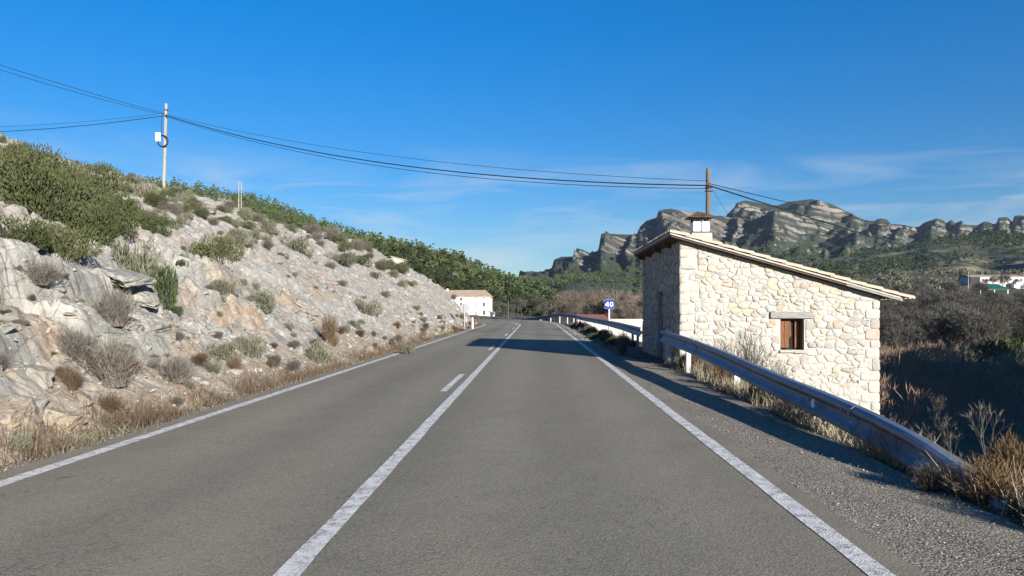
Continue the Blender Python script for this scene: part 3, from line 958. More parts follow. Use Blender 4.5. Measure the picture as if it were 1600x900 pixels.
# separate stones lying on the scree: parts of the hillside
r = np.random.default_rng(77); cnt = 0
while cnt < 230:
    y = math.exp(r.uniform(math.log(5.5), math.log(70)))
    d = r.uniform(0.15, 11.5) if r.random() < 0.8 else r.uniform(0.1, 2.0)
    x = -5.15 - d
    if foot_dist(x, y) < 0.1: continue
    s = y * r.uniform(0.008, 0.022)
    if r.random() < 0.07: s *= 2.0
    s = min(s, 0.55)
    z = float(hill_h(np.array([x]), np.array([y]))[0])
    o = D.objects.new('rock', rocks[int(r.integers(0, 9))])
    o.location = (x, y, z + s * 0.08); o.scale = (s, s, s * r.uniform(0.7, 1.1))
    o.rotation_euler = (r.uniform(-.5, .5), r.uniform(-.2, .8), r.uniform(0, 6.28))
    link(o, hillside); cnt += 1
def boulder(px, py, size, rz, mat, seed, sub=9):
    p = hit(px, py, lambda x, y: hill_h(x, y, False), 4, 120)
    r2 = np.random.default_rng(seed); n = sub
    lin = np.linspace(-1, 1, n + 1); vs = []; fs = []
    for ax in range(3):
        for sg in (-1, 1):
            A_, B_ = np.meshgrid(lin, lin, indexing='ij'); q = np.zeros((n + 1, n + 1, 3))
            q[..., ax] = sg; q[..., (ax + 1) % 3] = A_; q[..., (ax + 2) % 3] = B_
            o0 = sum(len(v) for v in vs); f = grid_faces(n + 1, n + 1) + o0
            vs.append(q.reshape(-1, 3)); fs.append(f if sg > 0 else f[:, ::-1])
    v = np.concatenate(vs)
    d = v / np.linalg.norm(v, axis=1)[:, None]
    v = v * 0.62 + d * 0.45
    for _ in range(6):                      # chop flat faces
        nn = rand_dirs(1, r2)[0]; c = r2.uniform(0.62, 0.85); k = v @ nn
        v = v - np.clip(k - c, 0, None)[:, None] * nn
    w_ = v * 3
    f1, f2, cid, gx_w, gy_w = worley(w_[:, 0] * .8 + w_[:, 2] * .5 + seed, w_[:, 1] * .8 - w_[:, 2] * .6, seed)
    v = v + d * (0.13 * fbm(w_[:, 0] + w_[:, 2] + seed, w_[:, 1] - w_[:, 2], seed, 4, .6) + 0.16 * (cid - .5) - .08 * sstep(.15, 0, f2 - f1))[:, None]
    v = v * np.array(size) * 0.5
    c, s_ = math.cos(rz), math.sin(rz)
    v = np.stack([v[:, 0] * c - v[:, 1] * s_, v[:, 0] * s_ + v[:, 1] * c, v[:, 2]], 1)
    me = make_mesh('boulder', v, np.concatenate(fs), mat)
    o = D.objects.new('boulder', me); o.location = (p[0], p[1], float(hill_h(np.array([p[0]]), np.array([p[1]]))[0]) - size[2] * .02); o.rotation_euler = (0, r2.uniform(.25, .5), 0)
    return link(o, hillside)
for i, (bx_, by_, sz, rz_, mt) in enumerate([
        (95, 660, (1.0, 1.5, .85), .3, 'g'), (30, 650, (1.1, 1.4, .9), -.2, 'g'), (128, 628, (.6, .8, .5), .6, 'g'), (20, 560, (1.1, 1.3, .8), .2, 'g'), (60, 600, (.8, 1.0, .6), .9, 'g'),
        (95, 545, (.45, .5, .35), .1, 'g'), (135, 560, (.4, .5, .34), .4, 'g'), (190, 440, (1.3, 2.4, .5), .05, 'g'), (225, 452, (1.2, 1.6, .45), .3, 'g'), (188, 492, (1.0, 1.7, .7), .1, 'p'),
        (238, 505, (1.2, 2.0, .6), -.1, 'p'), (175, 540, (.7, .8, .5), .5, 'p'), (290, 512, (1.0, 1.6, .5), .2, 'g'), (262, 528, (.5, .5, .4), .7, 'p'), (325, 425, (.9, 1.4, .5), .4, 'p'),
        (470, 470, (1.0, 1.4, .5), .2, 'p'), (560, 510, (.9, 1.5, .5), .8, 'p'), (610, 520, (1.0, 1.4, .6), .1, 'p'), 
        (180, 285, (1.0, 1.2, .7), .3, 'p'), (330, 330, (1.1, 1.5, .5), .1, 'p'), (300, 318, (.9, 1.0, .5), .6, 'p')]):
    k = (.40 if by_ > 540 and bx_ < 200 else .50); boulder(bx_, by_, tuple(q * k for q in sz), rz_, SLOPE, 900 + i)
for _ in range(62):                         # broken blocks in the cut nearest the camera
    y = math.exp(r.uniform(math.log(6.2), math.log(17))); x = -5.15 - r.uniform(0.25, 2.6)
    s = r.uniform(.12, .34); z = float(hill_h(np.array([x]), np.array([y]))[0])
    o = D.objects.new('rock', rocks[int(r.integers(0, 9))]); o.location = (x, y, z - s * .05); o.scale = (s, s * r.uniform(.9, 1.6), s * r.uniform(.7, 1.0))
    o.rotation_euler = (r.uniform(-.4, .4), r.uniform(.1, .9), r.uniform(0, 6.28)); link(o, hillside)
# uncountable rubble
def tri_arrays(me):
    v = np.array([tuple(q.co) for q in me.vertices]); f = np.array([tuple(p.vertices) for p in me.polygons]); return v, f
rub = [rock_mesh(100 + i, ROCKP, 8) for i in range(5)]
ra = [tri_arrays(m) for m in rub]
n = 12000
y = np.exp(r.uniform(math.log(5), math.log(72), n)); d = r.uniform(0.0, 12.5, n) ** 1.0
d = np.where(r.random(n) < 0.3, r.uniform(0, 1.8, n), d); x = -5.15 - d
ok = foot_dist(x, y) > 0.0; x, y = x[ok], y[ok]; n = len(x)
ne = (y < 17) & (r.random(n) < .22)
P = np.stack([x, y, hill_h(x, y)], 1)
V, Fc = scatter([a[0] for a in ra], [a[1] for a in ra], P, np.where(ne, 2.2, 1.0) * y ** 0.75 * 0.004 * np.exp(r.normal(0.45, 0.55, n)).clip(0.6, 5.5), r.uniform(0, 6.28, n))
stuff('rubble', V, Fc, ROCKP, None, None, hillside)

# ------------------------------------------------------------------ shrubs on the slope
def bush_mesh(name, arr, mat): return make_mesh(name, arr[0], arr[1], mat)
B_OLIVE = [bush_mesh('shrub', bush_arrays(200 + i, 4200, 14, (0.075, 0.030), 0.35), L_OLIVE) for i in range(4)]
B_GREY = [bush_mesh('shrub', bush_arrays(220 + i, 1500, 8, (0.16, 0.030), 0.9, 0.7), L_GREY) for i in range(4)]
B_DARK = [bush_mesh('shrub', bush_arrays(240 + i, 1600, 8, (0.12, 0.05), 0.5), L_DARK) for i in range(3)]
B_TWIG = [bush_mesh('shrub', twig_bush(260 + i, 560), L_TWIG) for i in range(4)]
B_SPARSE = [bush_mesh('shrub', twig_bush(270 + i, 130), L_TWIG) for i in range(3)]
B_BROWN = [bush_mesh('shrub', twig_bush(280 + i, 420), L_BROWN) for i in range(3)]
KINDS = dict(olive=B_OLIVE, grey=B_GREY, dark=B_DARK, twig=B_TWIG, brown=B_BROWN, sparse=B_SPARSE, rust=[bush_mesh('shrub', twig_bush(290 + i, 380), L_RUST) for i in range(2)])

def put_bush(kind, loc, rad, h, label, group=None, name='shrub', cat='shrub'):
    o = D.objects.new(name, random.choice(KINDS[kind]))
    o.location = (loc[0], loc[1], loc[2] - 0.03 * rad)
    o.scale = (rad, rad, h); o.rotation_euler = (0, 0, random.uniform(0, 6.28))
    COL.objects.link(o)
    return tag(o, label, cat, group)

hs = lambda x, y: hill_h(x, y, False)
placed = [  # kind, px, py of the foot, half width px, height px, label
    ('olive', 18, 318, 62, 70, 'olive green broom thicket at the far left edge of the rocky slope'),
    ('olive', 78, 290, 58, 55, 'topmost dense olive broom just under the rim of the left slope'),
    ('olive', 70, 348, 66, 78, 'broad olive green broom in the middle of the big green thicket'),
    ('olive', 128, 330, 58, 72, 'olive green broom on the right shoulder of the big green thicket'),
    ('olive', 25, 372, 55, 50, 'low olive broom at the lower left edge of the big thicket'),
    ('olive', 135, 375, 52, 56, 'olive broom at the bottom of the big green thicket above pale scree'),
    ('olive', 180, 372, 36, 66, 'lone pale olive broom at the right end of the big thicket'),
    ('olive', 100, 402, 50, 52, 'low olive broom along the bottom edge of the big thicket'),
    ('olive', 45, 262, 42, 40, 'olive broom at the top left of the big thicket below the rim'),
    ('olive', 150, 300, 44, 46, 'olive broom at the upper right of the big green thicket'),
    ('grey', 205, 405, 42, 58, 'grey green shrub below the right end of the big thicket'),
    ('dark', 213, 347, 20, 30, 'small dark round shrub right of the big green thicket'),
    ('dark', 256, 462, 22, 66, 'narrow upright dark juniper above the layered grey ledge'),
    ('olive', 340, 432, 44, 44, 'flat spreading olive shrub in the middle of the pale slope'),
    ('grey', 352, 462, 26, 26, 'small grey green shrub under the spreading olive shrub'),
    ('grey', 410, 492, 30, 34, 'grey green shrub half way down the pale slope'),
    ('grey', 372, 384, 26, 26, 'grey shrub high in the middle of the pale slope'),
    ('olive', 245, 326, 22, 24, 'small green shrub below the near utility pole'),
    ('grey', 212, 306, 30, 32, 'pale grey green shrub on the rim left of the utility pole'),
    ('olive', 240, 372, 26, 30, 'green shrub between the big thicket and the pale scree'),
    ('twig', 178, 605, 48, 66, 'large leafless grey bush beside the low grey rock outcrop'),
    ('twig', 118, 545, 40, 46, 'leafless bush on the orange clay above the grey outcrop'),
    ('twig', 178, 528, 38, 50, 'grey brown leafless bush under the layered ledge'),
    ('twig', 275, 600, 34, 36, 'thin leafless bush just above the roadside grass'),
    ('grey', 388, 556, 28, 34, 'grey round shrub low on the slope above the road'),
    ('grey', 348, 556, 28, 30, 'twin grey shrub left of the round one above the road'),
    ('twig', 62, 436, 42, 34, 'dry spreading bush on the orange patch at the left'),
    ('grey', 466, 396, 32, 28, 'grey shrub on the upper part of the slope above pale slabs'),
    ('grey', 534, 412, 26, 24, 'grey green shrub near the top of the slope right of centre'),
    ('grey', 570, 486, 24, 28, 'solitary grey shrub in the middle of the bare right scree'),
    ('grey', 498, 566, 22, 34, 'straggly grey shrub near the foot of the right scree'),
    ('brown', 515, 540, 18, 44, 'tuft of tall straw coloured grass on the scree'),
    ('twig', 32, 216, 44, 22, 'dry brown bush on the skyline at the far left'),
    ('twig', 110, 250, 30, 18, 'low dry bush on the rim behind the green thicket'),
    ('dark', 252, 291, 16, 12, 'dark low shrub at the foot of the near utility pole'),
    ('grey', 640, 556, 16, 20, 'small grey bush near the right end of the rocky slope'),
]
for kind, px, py, rpx, hpx, lab in placed:
    p = hit(px, py, hs, 4, 120)
    if p is None: continue
    k = p[1] / F
    z = float(hill_h(np.array([p[0]]), np.array([p[1]]))[0])
    bs = 1.15 if kind == 'olive' else 1.12
    put_bush(kind, (p[0], p[1], z), rpx * k * bs, hpx * k * bs * 1.15, lab)
labs = dict(grey='small grey green shrub rooted among stones on the pale slope', twig='small leafless dry shrub on the pale slope',
            olive='small olive green shrub on the pale slope', dark='small dark green shrub on the pale slope', brown='brown dry tuft on the pale slope')
cnt = 0; r = np.random.default_rng(31)
while cnt < 300:
    px = r.uniform(-40, 720); py = r.uniform(215, 575)
    p = hit(px, py, hs, 5, 110)
    if p is None or foot_dist(np.array(p[0]), np.array(p[1])) < 0.8: continue
    dens = 0.10 + 0.90 * float(sstep(2.8, 5.2, np.array(p[2]))) 
    if px < 330 and py > 470: dens = 0.14
    if r.random() > dens: continue
    kind = r.choice(['grey', 'grey', 'grey', 'twig', 'olive', 'dark', 'twig'])
    if px > 300 and p[2] < 3 and kind in ('olive', 'dark'): kind = 'grey'
    k = p[1] / F; rp = r.uniform(5, 14) * (1.3 if p[2] > 4.0 and px > 180 else 1.0)
    put_bush(kind, (p[0], p[1], float(hill_h(np.array([p[0]]), np.array([p[1]]))[0])), rp * k, rp * k * r.uniform(0.9, 1.5), labs[kind], 'small shrubs scattered over the rocky slope')
    cnt += 1
# bushes along the plateau behind the rim
cnt = 0
while cnt < 40:
    y = r.uniform(25, 78); x = -5.15 - r.uniform(12.0, 17)
    if foot_dist(np.array(x), np.array(y)) < 11: continue
    kind = r.choice(['grey', 'twig', 'olive', 'grey'])
    rad = r.uniform(0.22, 0.55)
    put_bush(kind, (x, y, float(hill_h(np.array([x]), np.array([y]))[0])), rad, rad * r.uniform(0.7, 1.1), 'low shrub along the rim of the rocky slope', 'shrubs along the rim')
    cnt += 1

# ------------------------------------------------------------------ roadside grass (left)
def strands(name, n, y0, y1, off, h, w, mat, label, cat, seed, spread=0.25):
    r = np.random.default_rng(seed)
    y = np.exp(r.uniform(math.log(y0), math.log(y1), n))
    tuft = vnoise(y * 1.3, off * 3 + y * 0, seed)
    o = off + r.normal(0, 0.17, n) - 0.25 * (vnoise(y * 0.6, y * 0, seed + 3) - 0.3)
    x = np.where(y < CY, -o, 0.0)
    ang = np.zeros(n)
    # follow the bend
    rr = 25.6 - o; a = np.clip((y - CY) / 21.0, 0, None)
    X = np.where(y < CY, x, CX + rr * np.cos(a)); Y = np.where(y < CY, y, CY + rr * np.sin(a))
    keep = r.random(n) < np.clip(tuft * 2.4 - 0.55, 0.10, 1)
    X, Y = X[keep], Y[keep]; n = len(X)
    C = np.stack([X, Y, np.maximum(hill_h(X, Y), -0.04)], 1)
    hv = h * r.uniform(0.35, 1.15, n) * (0.55 + 0.7 * vnoise(Y * 0.9, Y * 0, seed + 9))
    ww = w * np.maximum(1, Y / 14.0)
    V, Fc, T = strand_arrays(seed, n, 0, h, spread * 1.4, 1.0, 0.9, 0.4, C=C, hv=hv)
    # width per blade
    Vb = V.reshape(n, 6, 3); M = Vb.mean(1, keepdims=True)
    base = (Vb[:, 0] + Vb[:, 1]) / 2; mid = (Vb[:, 2] + Vb[:, 3]) / 2; top = (Vb[:, 4] + Vb[:, 5]) / 2
    ctr = np.stack([base, base, mid, mid, top, top], 1)
    Vb = ctr + (Vb - ctr) * ww[:, None, None]
    return stuff(name, Vb.reshape(-1, 3), Fc, mat, label, cat)
strands('dry_grass', 22000, 4.5, 82, 5.12, 0.19, 0.005, L_BROWN, 'strip of brown dry grass along the left edge of the road', 'dry grass', 301)
strands('straw_grass', 3000, 4.5, 82, 5.30, 0.2, 0.005, L_STRAW, 'pale straw stalks mixed into the left roadside grass', 'straw', 302)
strands('green_weeds', 2500, 4.5, 60, 4.98, 0.16, 0.014, L_GREY, 'low grey green weeds hugging the left white edge line', 'weeds', 303, 0.6)

r = np.random.default_rng(41)
for k in range(60):
    y = math.exp(r.uniform(math.log(5.5), math.log(62))); x = -5.15 - r.uniform(0.0, 1.0)
    rad = r.uniform(.10, .20) * (1 + y / 60)
    put_bush(r.choice(['brown', 'brown', 'twig', 'grey']), (x, y, float(hill_h(np.array([x]), np.array([y]))[0])), rad, rad * r.uniform(1.0, 1.6), 'dry clump in the grass at the foot of the slope', 'dry clumps along the left roadside', 'weed_clump', 'weed')

# ------------------------------------------------------------------ the stone hut
HX0, HX1, HY0, HY1 = 3.70, 8.86, 19.0, 25.65
def roof_z(x): return 3.42 - 0.279 * (x - 3.5)
hut = thing('stone_hut', 'small rubble stone hut with sloping tile roof beside the guardrail', 'hut', (HX0, HY0, 0))
WX0, WX1, WZ0, WZ1 = 6.30, 6.91, 0.38, 1.19
def wtop(x): return roof_z(x) - 0.17
zb0 = -2.6
m = MB(); y0, y1 = HY0 + 0.03, HY0 + 0.45
def prism_y(m, pts, ya, yb):
    n = len(pts)
    m.poly([(x, ya, z) for x, z in pts]); m.poly([(x, yb, z) for x, z in reversed(pts)])
    for i in range(n):
        (xa, za), (xb, zb) = pts[i], pts[(i + 1) % n]
        m.poly([(xa, yb, za), (xb, yb, zb), (xb, ya, zb), (xa, ya, za)])
prism_y(m, [(HX0 + .03, zb0), (WX0, zb0), (WX0, wtop(WX0)), (HX0 + .03, wtop(HX0))], y0, y1)
prism_y(m, [(WX1, zb0), (HX1 - .02, zb0), (HX1 - .02, wtop(HX1)), (WX1, wtop(WX1))], y0, y1)
prism_y(m, [(WX0, zb0), (WX1, zb0), (WX1, WZ0), (WX0, WZ0)], y0, y1)
prism_y(m, [(WX0, WZ1), (WX1, WZ1), (WX1, wtop(WX1)), (WX0, wtop(WX0))], y0, y1)
gable = m.build('wall', MORTAR, hut); gable['label'] = 'sunlit rubble stone gable wall with the window'
DY0, DY1, DZ = 21.6, 22.6, 1.96
m = MB()
def prism_x(m, pts, xa, xb):
    n = len(pts)
    m.poly([(xb, y, z) for y, z in pts]); m.poly([(xa, y, z) for y, z in reversed(pts)])
    for i in range(n):
        (ya, za), (yb, zb) = pts[i], pts[(i + 1) % n]
        m.poly([(xa, ya, za), (xa, yb, zb), (xb, yb, zb), (xb, ya, za)])
T0 = wtop(HX0) - 0.01
prism_x(m, [(HY0 + .452, zb0), (DY0, zb0), (DY0, T0), (HY0 + .452, T0)], HX0 + .03, HX0 + .45)
prism_x(m, [(DY1, zb0), (HY1, zb0), (HY1, T0), (DY1, T0)], HX0 + .03, HX0 + .45)
prism_x(m, [(DY0, DZ), (DY1, DZ), (DY1, T0), (DY0, T0)], HX0 + .03, HX0 + .45)
prism_x(m, [(DY0, zb0), (DY1, zb0), (DY1, -0.05), (DY0, -0.05)], HX0 + .03, HX0 + .45)
side = m.build('wall', MORTAR, hut); side['label'] = 'shaded stone wall facing the road with the doorway'
m = MB()
T1 = wtop(HX1) - 0.01
prism_x(m, [(HY0 + .452, zb0 - 2), (HY1, zb0 - 2), (HY1, T1), (HY0 + .452, T1)], HX1 - .45, HX1 - .02)
m.build('wall', MORTAR, hut)
m = MB()
prism_y(m, [(HX0 + .452, zb0 - 2), (HX1 - .452, zb0 - 2), (HX1 - .452, wtop(HX1 - .45)), (HX0 + .452, wtop(HX0 + .45))], HY1 - .45, HY1)
m.build('wall', MORTAR, hut)

def clip(poly, nx, nz, c):
    """keep points with nx*x+nz*z <= c"""
    out = []
    for i in range(len(poly)):
        a = poly[i]; b = poly[(i + 1) % len(poly)]
        da = nx * a[0] + nz * a[1] - c; db = nx * b[0] + nz * b[1] - c
        if da <= 0: out.append(a)
        if (da < 0 < db) or (db < 0 < da):
            t = da / (da - db); out.append((a[0] + (b[0] - a[0]) * t, a[1] + (b[1] - a[1]) * t))
    return out

def area(p): return 0.5 * sum(p[i][0] * p[(i + 1) % len(p)][1] - p[(i + 1) % len(p)][0] * p[i][1] for i in range(len(p)))

def stone_geo(poly, r, depth, joint):
    """pillow-faced stone from a 2-D outline: list of verts (a, b, h) and faces"""
    # round the corners
    q = []
    for i in range(len(poly)):
        a = poly[i]; b = poly[(i + 1) % len(poly)]
        L = math.hypot(b[0] - a[0], b[1] - a[1])
        if L < 0.015: continue
        q.append((a[0] + (b[0] - a[0]) * .14, a[1] + (b[1] - a[1]) * .14))
        q.append((a[0] + (b[0] - a[0]) * .86, a[1] + (b[1] - a[1]) * .86))
    if len(q) < 4: return None
    cx = sum(p[0] for p in q) / len(q); cz = sum(p[1] for p in q) / len(q)
    ext = math.sqrt(abs(area(q))) / 2 + 1e-6
    def ring(inset, h, jit):
        out = []
        for x, z in q:
            d = math.hypot(x - cx, z - cz) + 1e-6; k = max(0.2, 1 - inset / d)
            out.append((cx + (x - cx) * k + r.uniform(-jit, jit), cz + (z - cz) * k + r.uniform(-jit, jit), h + r.uniform(-jit, jit) * 0.6))
        return out
    n = len(q)
    v = ring(joint, -0.03, 0.0) + ring(joint + 0.006, depth * 0.62, 0.009) + ring(joint + ext * 0.26, depth, 0.010)
    v.append((cx, cz, depth * r.uniform(0.9, 1.15)))
    f = []
    for k in range(2):
        for i in range(n):
            j = (i + 1) % n; f.append((k * n + i, k * n + j, (k + 1) * n + j, (k + 1) * n + i))
    for i in range(n): f.append((2 * n + i, 2 * n + (i + 1) % n, 3 * n))
    return v, f

def voronoi_wall(x0, x1, zlo, ztop, holes, seed, sw, sh, quoin):
    """irregular courses of rubble; returns outlines"""
    r = random.Random(seed); outs = []; seeds = []
    z = zlo - sh * .5; i = 0
    while z < zlo + 6.5:
        z += sh * r.choice((0.68, 0.85, 1.0, 1.25, 1.5)); i += 1
        x = x0 + r.uniform(0, sw)
        while x < x1:
            seeds.append((x + r.uniform(-.32, .32) * sw, z + r.uniform(-.34, .34) * sh + 0.05 * math.sin(x * 2.1 + i)))
            x += sw * r.choice((0.42, 0.6, 0.8, 1.0, 1.4, 1.8))
    q0 = []; q1 = []                              # quoins at both edges
    for edge, lst in ((x0, q0), (x1, q1)):
        if edge not in quoin: continue
        z = zlo; alt = r.random() < .5; sg = 1 if edge == x0 else -1
        while z < ztop(edge) - 0.05:
            h = r.uniform(0.19, 0.34); L = r.uniform(0.36, 0.52) if alt else r.uniform(0.20, 0.30); alt = not alt
            zt = min(z + h, min(ztop(edge), ztop(edge + sg * L)))
            if zt - z > 0.06: lst.append((z, zt, L))
            z += h
        for z, zt, L in lst:
            a, b = (edge, edge + L) if sg > 0 else (edge - L, edge)
            outs.append(([(a, z), (b, z), (b, zt), (a, zt)], True))
    sl = (ztop(x1) - ztop(x0)) / (x1 - x0)
    for i, (sx, sz) in enumerate(seeds):
        if sz > ztop(sx) + 0.1 or sx < x0 - .2 or sx > x1 + .2: continue
        if any(a < sx < b and c < sz < d for a, b, c, d in holes): continue
        poly = [(sx - .5, sz - .4), (sx + .5, sz - .4), (sx + .5, sz + .4), (sx - .5, sz + .4)]
        for j, (tx, tz) in enumerate(seeds):
            if i == j or abs(tx - sx) > 0.95 or abs(tz - sz) > 0.75: continue
            if any(a < tx < b and c < tz < d for a, b, c, d in holes): pass
            k = 0.42                               # metric: cells wider than tall
            nx, nz = (tx - sx) * k, (tz - sz)
            mx, mz = (sx + tx) / 2, (sz + tz) / 2
            poly = clip(poly, nx, nz, nx * mx + nz * mz)
            if len(poly) < 3: break
        if len(poly) < 3: continue
        poly = clip(poly, -sl, 1, ztop(x0) - sl * x0)       # under the roof
        poly = clip(poly, 0, -1, -zlo)
        if len(poly) < 3: continue
        lo = min(p[1] for p in poly); hi = max(p[1] for p in poly)
        a = max([x0] + [x0 + L for z, zt, L in q0 if z < hi - .02 and zt > lo + .02])
        b = min([x1] + [x1 - L for z, zt, L in q1 if z < hi - .02 and zt > lo + .02])
        poly = clip(clip(poly, -1, 0, -a), 1, 0, b)
        for (ha, hb, hc, hd) in holes:
            if len(poly) < 3: break
            if max(p[0] for p in poly) <= ha or min(p[0] for p in poly) >= hb or max(p[1] for p in poly) <= hc or min(p[1] for p in poly) >= hd: continue
            cand = [clip(poly, 1, 0, ha), clip(poly, -1, 0, -hb), clip(poly, 0, 1, hc), clip(poly, 0, -1, -hd)]
            poly = max(cand, key=lambda p: abs(area(p)) if len(p) > 2 else 0)
        if len(poly) < 3 or abs(area(poly)) < 0.004: continue
        outs.append((poly, False))
    return outs

r = random.Random(5)
LX0, LX1, LZ1 = 6.03, 7.14, 1.365
outs = voronoi_wall(HX0, HX1, -1.75, wtop, [(WX0 - .03, WX1 + .03, WZ0 - .10, WZ1), (LX0 - .01, LX1 + .01, WZ1, LZ1)], 3, 0.215, 0.122, (HX0, HX1))
outs.sort(key=lambda o: -abs(area(o[0])))
rest = MB()
for k, (poly, qn) in enumerate(outs):
    g = stone_geo(poly, r, r.choice((r.uniform(0.004, 0.012), r.uniform(0.008, 0.020), r.uniform(0.012, 0.030))) + (0.003 if qn else 0), r.uniform(-0.004, 0.006))
    if g is None: continue
    v, f = g
    W = [(a, HY0 + 0.03 - h, b) for a, b, h in v]
    # yellow stones gather in the upper left and round the lintel
    cx, cz = v[-1][0], v[-1][1]
    yel = 0.03 + 0.22 * (cz > 1.2) * (vnoise(np.array([cx * 1.1]), np.array([cz * 1.3]), 3)[0] > 0.55)
    mi = r.choices(range(5), (0.86, yel, 0.045, 0.07, 0.010))[0]
    if k < 300:
        mm = MB(); n = 0; mm.v = W; mm.f = list(f); mm.m = [0] * len(f)
        mm.build('stone', STONES[mi], gable, smooth=True)
    else:
        n = len(rest.v); rest.v += W; rest.f += [tuple(n + i for i in q) for q in f]; rest.m += [mi] * len(f)
if rest.v:
    o = rest.build('stone', STONES, gable, smooth=True); o['kind'] = 'stuff'
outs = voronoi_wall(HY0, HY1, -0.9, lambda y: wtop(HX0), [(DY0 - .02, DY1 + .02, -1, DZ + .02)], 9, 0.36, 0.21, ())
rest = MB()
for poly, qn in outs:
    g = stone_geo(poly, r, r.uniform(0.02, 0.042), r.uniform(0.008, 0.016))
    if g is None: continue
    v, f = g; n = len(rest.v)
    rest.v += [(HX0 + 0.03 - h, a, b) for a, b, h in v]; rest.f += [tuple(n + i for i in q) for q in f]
    rest.m += [r.choices(range(5), (0.24, 0.08, 0.22, 0.40, 0.06))[0]] * len(f)  # mix weighted to darker grey and brown stones, painting in the wall's shade
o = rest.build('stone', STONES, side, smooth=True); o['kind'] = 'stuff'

# door
m = MB(); m.box((HX0 + .20, DY0 - .01, -.1), (HX0 + .26, DY1 + .01, DZ + .01)); door = m.build('door', WOOD_B, hut)
for k in range(5):
    m = MB(); ya = DY0 + k * 0.2 + .005; m.box((HX0 + .17, ya, -.08), (HX0 + .205, ya + .19, DZ - .02)); m.build('plank', WOOD_B, door, bevel=.004)
m = MB(); m.box((HX0 + .13, DY0 + .12, .92), (HX0 + .168, DY0 + .15, 1.08)); m.build('handle', BLACK, door)
# window: lintel, sill, shutter leaf of planks, one plank missing
m = MB(); m.box((LX0, HY0 - .035, WZ1 + .003), (LX1, HY0 + .2, LZ1)); 
o = m.build('lintel', WOOD_G, hut, bevel=0.012)
win = thing('window', None, None); del_ = win
m = MB(); m.box((WX0 + .002, HY0 + .30, WZ0), (WX1 - .002, HY0 + .33, WZ1 - .002)); o2 = m.build('window', DARK, hut)
D.objects.remove(win)
win = o2
fr = MB()
for a, b in (((WX0 + .003, WZ0 + .003), (WX0 + .05, WZ1 - .004)), ((WX1 - .05, WZ0 + .003), (WX1 - .003, WZ1 - .004))):
    fr.box((a[0], HY0 + .16, a[1]), (b[0], HY0 + .22, b[1]))
fr.box((WX0 + .05, HY0 + .162, WZ1 - .05), (WX1 - .05, HY0 + .218, WZ1 - .004))
fr.build('frame', WOOD_D, win, bevel=.004)
xx = WX0 + .055
for wd, cut in ((.10, 0), (.11, .0)):
    m = MB(); m.box((xx, HY0 + .185 + r.uniform(0, .008), WZ0 + .05 + cut), (xx + wd, HY0 + .21, WZ1 - .055)); m.build('plank', WOOD_D, win, bevel=.003); xx += wd + .008
m = MB()
m.v = [(xx, HY0 + .19, WZ0 + .30), (xx + .055, HY0 + .19, WZ0 + .38), (xx + .03, HY0 + .19, WZ1 - .06), (xx, HY0 + .19, WZ1 - .06)]
m.v += [(a, b + .02, c) for a, b, c in m.v]; m.f = [(0, 1, 2, 3), (7, 6, 5, 4), (0, 4, 5, 1), (1, 5, 6, 2), (2, 6, 7, 3), (3, 7, 4, 0)]; m.m = [0] * 6
m.build('plank', WOOD_D, win)
m = MB(); m.box((WX1 - .17, HY0 + .24, WZ0 + .04), (WX1 - .055, HY0 + .262, WZ1 - .055)); m.build('plank', WOOD_D, win, bevel=.003)
m = MB(); m.box((WX0 - .03, HY0 - .04, WZ0 - .065), (WX0 + .34, HY0 + .16, WZ0 - .004)); m.build('sill', STONES[0], win, bevel=.01)
m = MB(); m.box((WX0 + .35, HY0 - .03, WZ0 - .085), (WX1 + .03, HY0 + .16, WZ0 - .02)); m.build('sill', STONES[4], win, bevel=.01)

# roof
RX0, RX1, RY0, RY1 = 3.40, 9.36, 18.74, 25.95
def slab(m, x0, x1, ya, yb, t0, t1):
    secs = []
    for x in (x0, x1):
        z = roof_z(x); secs.append([(x, ya, z - t1), (x, yb, z - t1), (x, yb, z - t0), (x, ya, z - t0)])
    m.loft(secs)
m = MB(); slab(m, RX0 + .05, RX1 - .25, RY0 + .07, RY1 - .05, 0.11, 0.155); roof = m.build('roof', WOOD_B, hut)
m = MB(); slab(m, RX0 + .02, RX1 - .08, RY0 + .03, RY1 - .02, 0.068, 0.108); m.build('mortar_bed', MORTAR, roof)
m = MB(); slab(m, 7.9, RX1 - .02, RY0 + .05, RY0 + .16, 0.112, 0.165); m.build('verge_board', WOOD_G, roof, bevel=.006)
for yy in (20.2, 21.9, 23.6, 25.2):
    m = MB(); slab(m, RX0 + .1, RX1 - .12, yy, yy + .12, 0.158, 0.27); m.build('rafter', WOOD_B, roof)
# barrel tile, axis along +x (down slope), 0.52 long
def tile_arrays(rad0=0.098, rad1=0.112, L=0.52, th=0.016, seg=6):
    V = []; Fc = []
    for x, ra in ((0, rad0), (L, rad1)):
        for q in (ra, ra - th):
            for k in range(seg + 1):
                t = PI * k / seg; V.append((x, -q * math.cos(t), q * math.sin(t) * 0.8))
    n = seg + 1
    for k in range(seg):
        Fc += [(k, k + 1, 2 * n + k + 1, 2 * n + k), (n + k + 1, n + k, 3 * n + k, 3 * n + k + 1),
               (k + 1, k, n + k, n + k + 1), (2 * n + k, 2 * n + k + 1, 3 * n + k + 1, 3 * n + k)]
    Fc += [(0, 2 * n, 3 * n, n), (seg, n + seg, 3 * n + seg, 2 * n + seg)]
    return np.array(V), np.array(Fc)
TV, TF = tile_arrays()
tile_me = make_mesh('tile', TV, TF, TILE)
ang = math.atan(0.279)
nrow = 33; ncol = 15; VV = []; FFc = []; off = 0
r = random.Random(8)
h0 = hut.location
